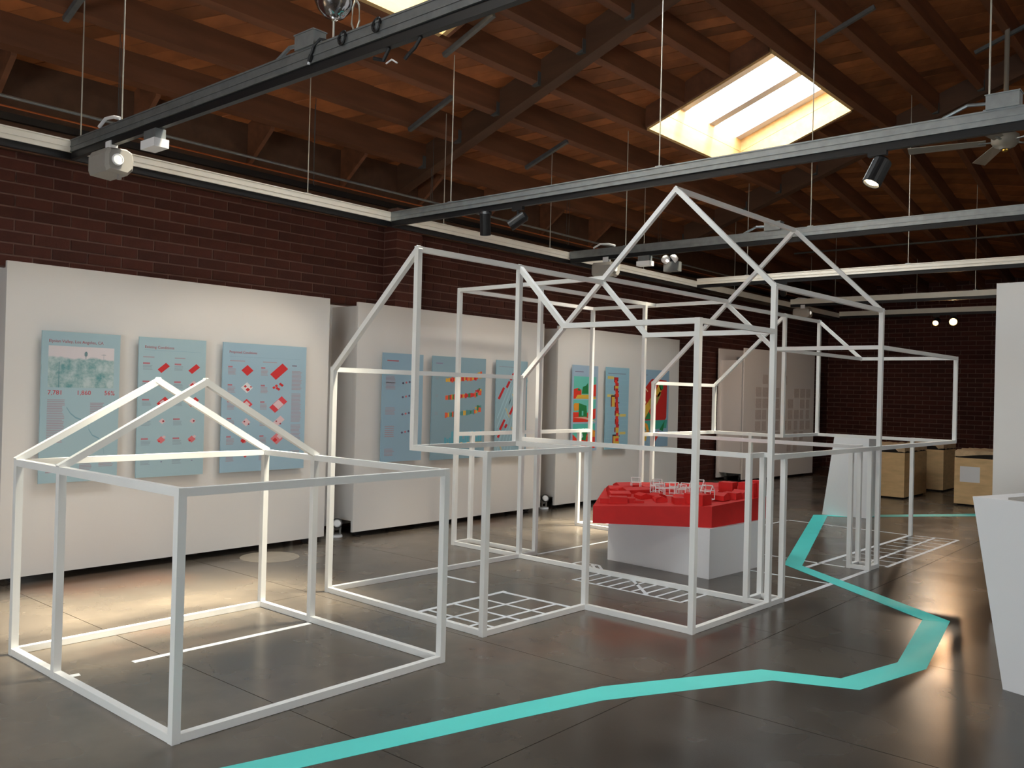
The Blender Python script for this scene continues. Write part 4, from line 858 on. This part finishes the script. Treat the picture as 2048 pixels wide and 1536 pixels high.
# ------------------------------------------------------------------ plywood crates
def crate(x0, x1, y0_, y1_, hh, label, seed, paper=False):
    rnd = random.Random(seed); o = empty('plywood_crate', ((x0+x1)/2, (y0_+y1_)/2, 0), label, 'crate', 'plywood crates by the far wall')
    MB().box(x0, x1, y0_, y1_, .03, hh, 'ply').build('body', o); MB().box(x0+.04, x1-.04, y0_+.04, y1_-.04, 0, .03, 'dark_gap').build('skid', o)
    # uneven dark gap and broken rough lid
    n = 14; per = [(x0+(x1-x0)*k/n, y0_) for k in range(n)]+[(x1, y0_+(y1_-y0_)*k/n) for k in range(n)]+[(x1-(x1-x0)*k/n, y1_) for k in range(n)]+[(x0, y1_-(y1_-y0_)*k/n) for k in range(n)]
    N = len(per); gp = [rnd.uniform(.008, .03) for _ in per]
    for k in range(3*n+1, 4*n-2): gp[k] = .02+.05*max(0, math.sin((k-3*n-1)/5.0))
    cx, cy = (x0+x1)/2, (y0_+y1_)/2; ins = lambda p, s: (cx+(p[0]-cx)*s, cy+(p[1]-cy)*s)
    mb = MB(); mb.add([(*ins(p, .97), hh) for p in per]+[(*ins(p, .97), hh+.1) for p in per], [[k, (k+1) % N, N+(k+1) % N, N+k] for k in range(N)], 'dark_gap'); mb.build('gap', o)
    lo = [(*ins(p, 1.0), hh+gp[k]) for k, p in enumerate(per)]; hi = [(*ins(p, .985+rnd.uniform(-.012, .012)), hh+.115+rnd.uniform(-.012, .02)) for p in per]
    mb = MB(); mb.add(lo+hi+[(cx, cy, hh+.12)], [[k, (k+1) % N, N+(k+1) % N, N+k] for k in range(N)]+[[N+k, N+(k+1) % N, 2*N] for k in range(N)], 'ply_edge'); mb.build('lid', o)
    if paper: MB().box(x0-.003, x0-.0005, y1_-.36, y1_-.08, hh-.37, hh-.13, 'paper').build('label_sheet', o)
crate(14.93, 16.15, 4.43, 5.15, .75, 'plywood crate standing closest to the tapered pedestal', 1)
crate(16.8, 17.6, 4.33, 4.95, .74, 'plywood crate standing between and behind two others', 2)
crate(14.86, 15.8, 2.7, 3.67, .74, 'plywood crate with a white paper label on its side', 3, True)
# ------------------------------------------------------------------ floor uplights between the display walls
def uplight(x, y, label):
    o = empty('floor_lamp', (x, y, 0), label, 'lamp', 'small lamps on the floor between display walls')
    mb = MB(); lathe(mb, (x, y, 0), (0, 0, 1), [(.06, 0), (.065, .01), (.06, .028), (.03, .034)], 18, 'light_plastic'); mb.build('base', o)
    MB().box(x-.05, x-.04, y-.012, y+.012, .03, .17, 'grey_plastic').build('yoke', o); MB().box(x+.04, x+.05, y-.012, y+.012, .03, .17, 'grey_plastic').build('yoke', o)
    dv = Vector((-.5, -.72, .42)).normalized(); mb = MB(); lathe(mb, Vector((x, y, .13))-dv*.06, dv, [(.03, -.015), (.042, 0), (.044, .1), (.052, .105), (.052, .125), (.044, .125), (.04, .115), (.001, .115)], 18, 'grey_plastic'); hd = mb.build('head', o)
    mb = MB(); lathe(mb, Vector((x, y, .13))+dv*.048, dv, [(.054, 0), (.054, .022), (.046, .022), (.046, 0)], 18, 'black_metal'); mb.build('rim', hd)
    mb = MB(); lathe(mb, Vector((x, y, .13))+dv*.056, dv, [(.001, 0), (.042, 0), (.034, .01), (.001, .013)], 18, 'light_plastic'); mb.build('lens', hd)
    MB().tube([(x+.05, y, .03), (x+.12, y+.06, .008), (x+.1, y+.3, .008)], .005, 6, 'cable_black').build('cord', o)
uplight(5.88, 7.46, 'small grey floor lamp beside the wall with the landscape photo poster'); uplight(9.38, 7.44, 'small grey floor lamp beside the wall with the brightly coloured posters')
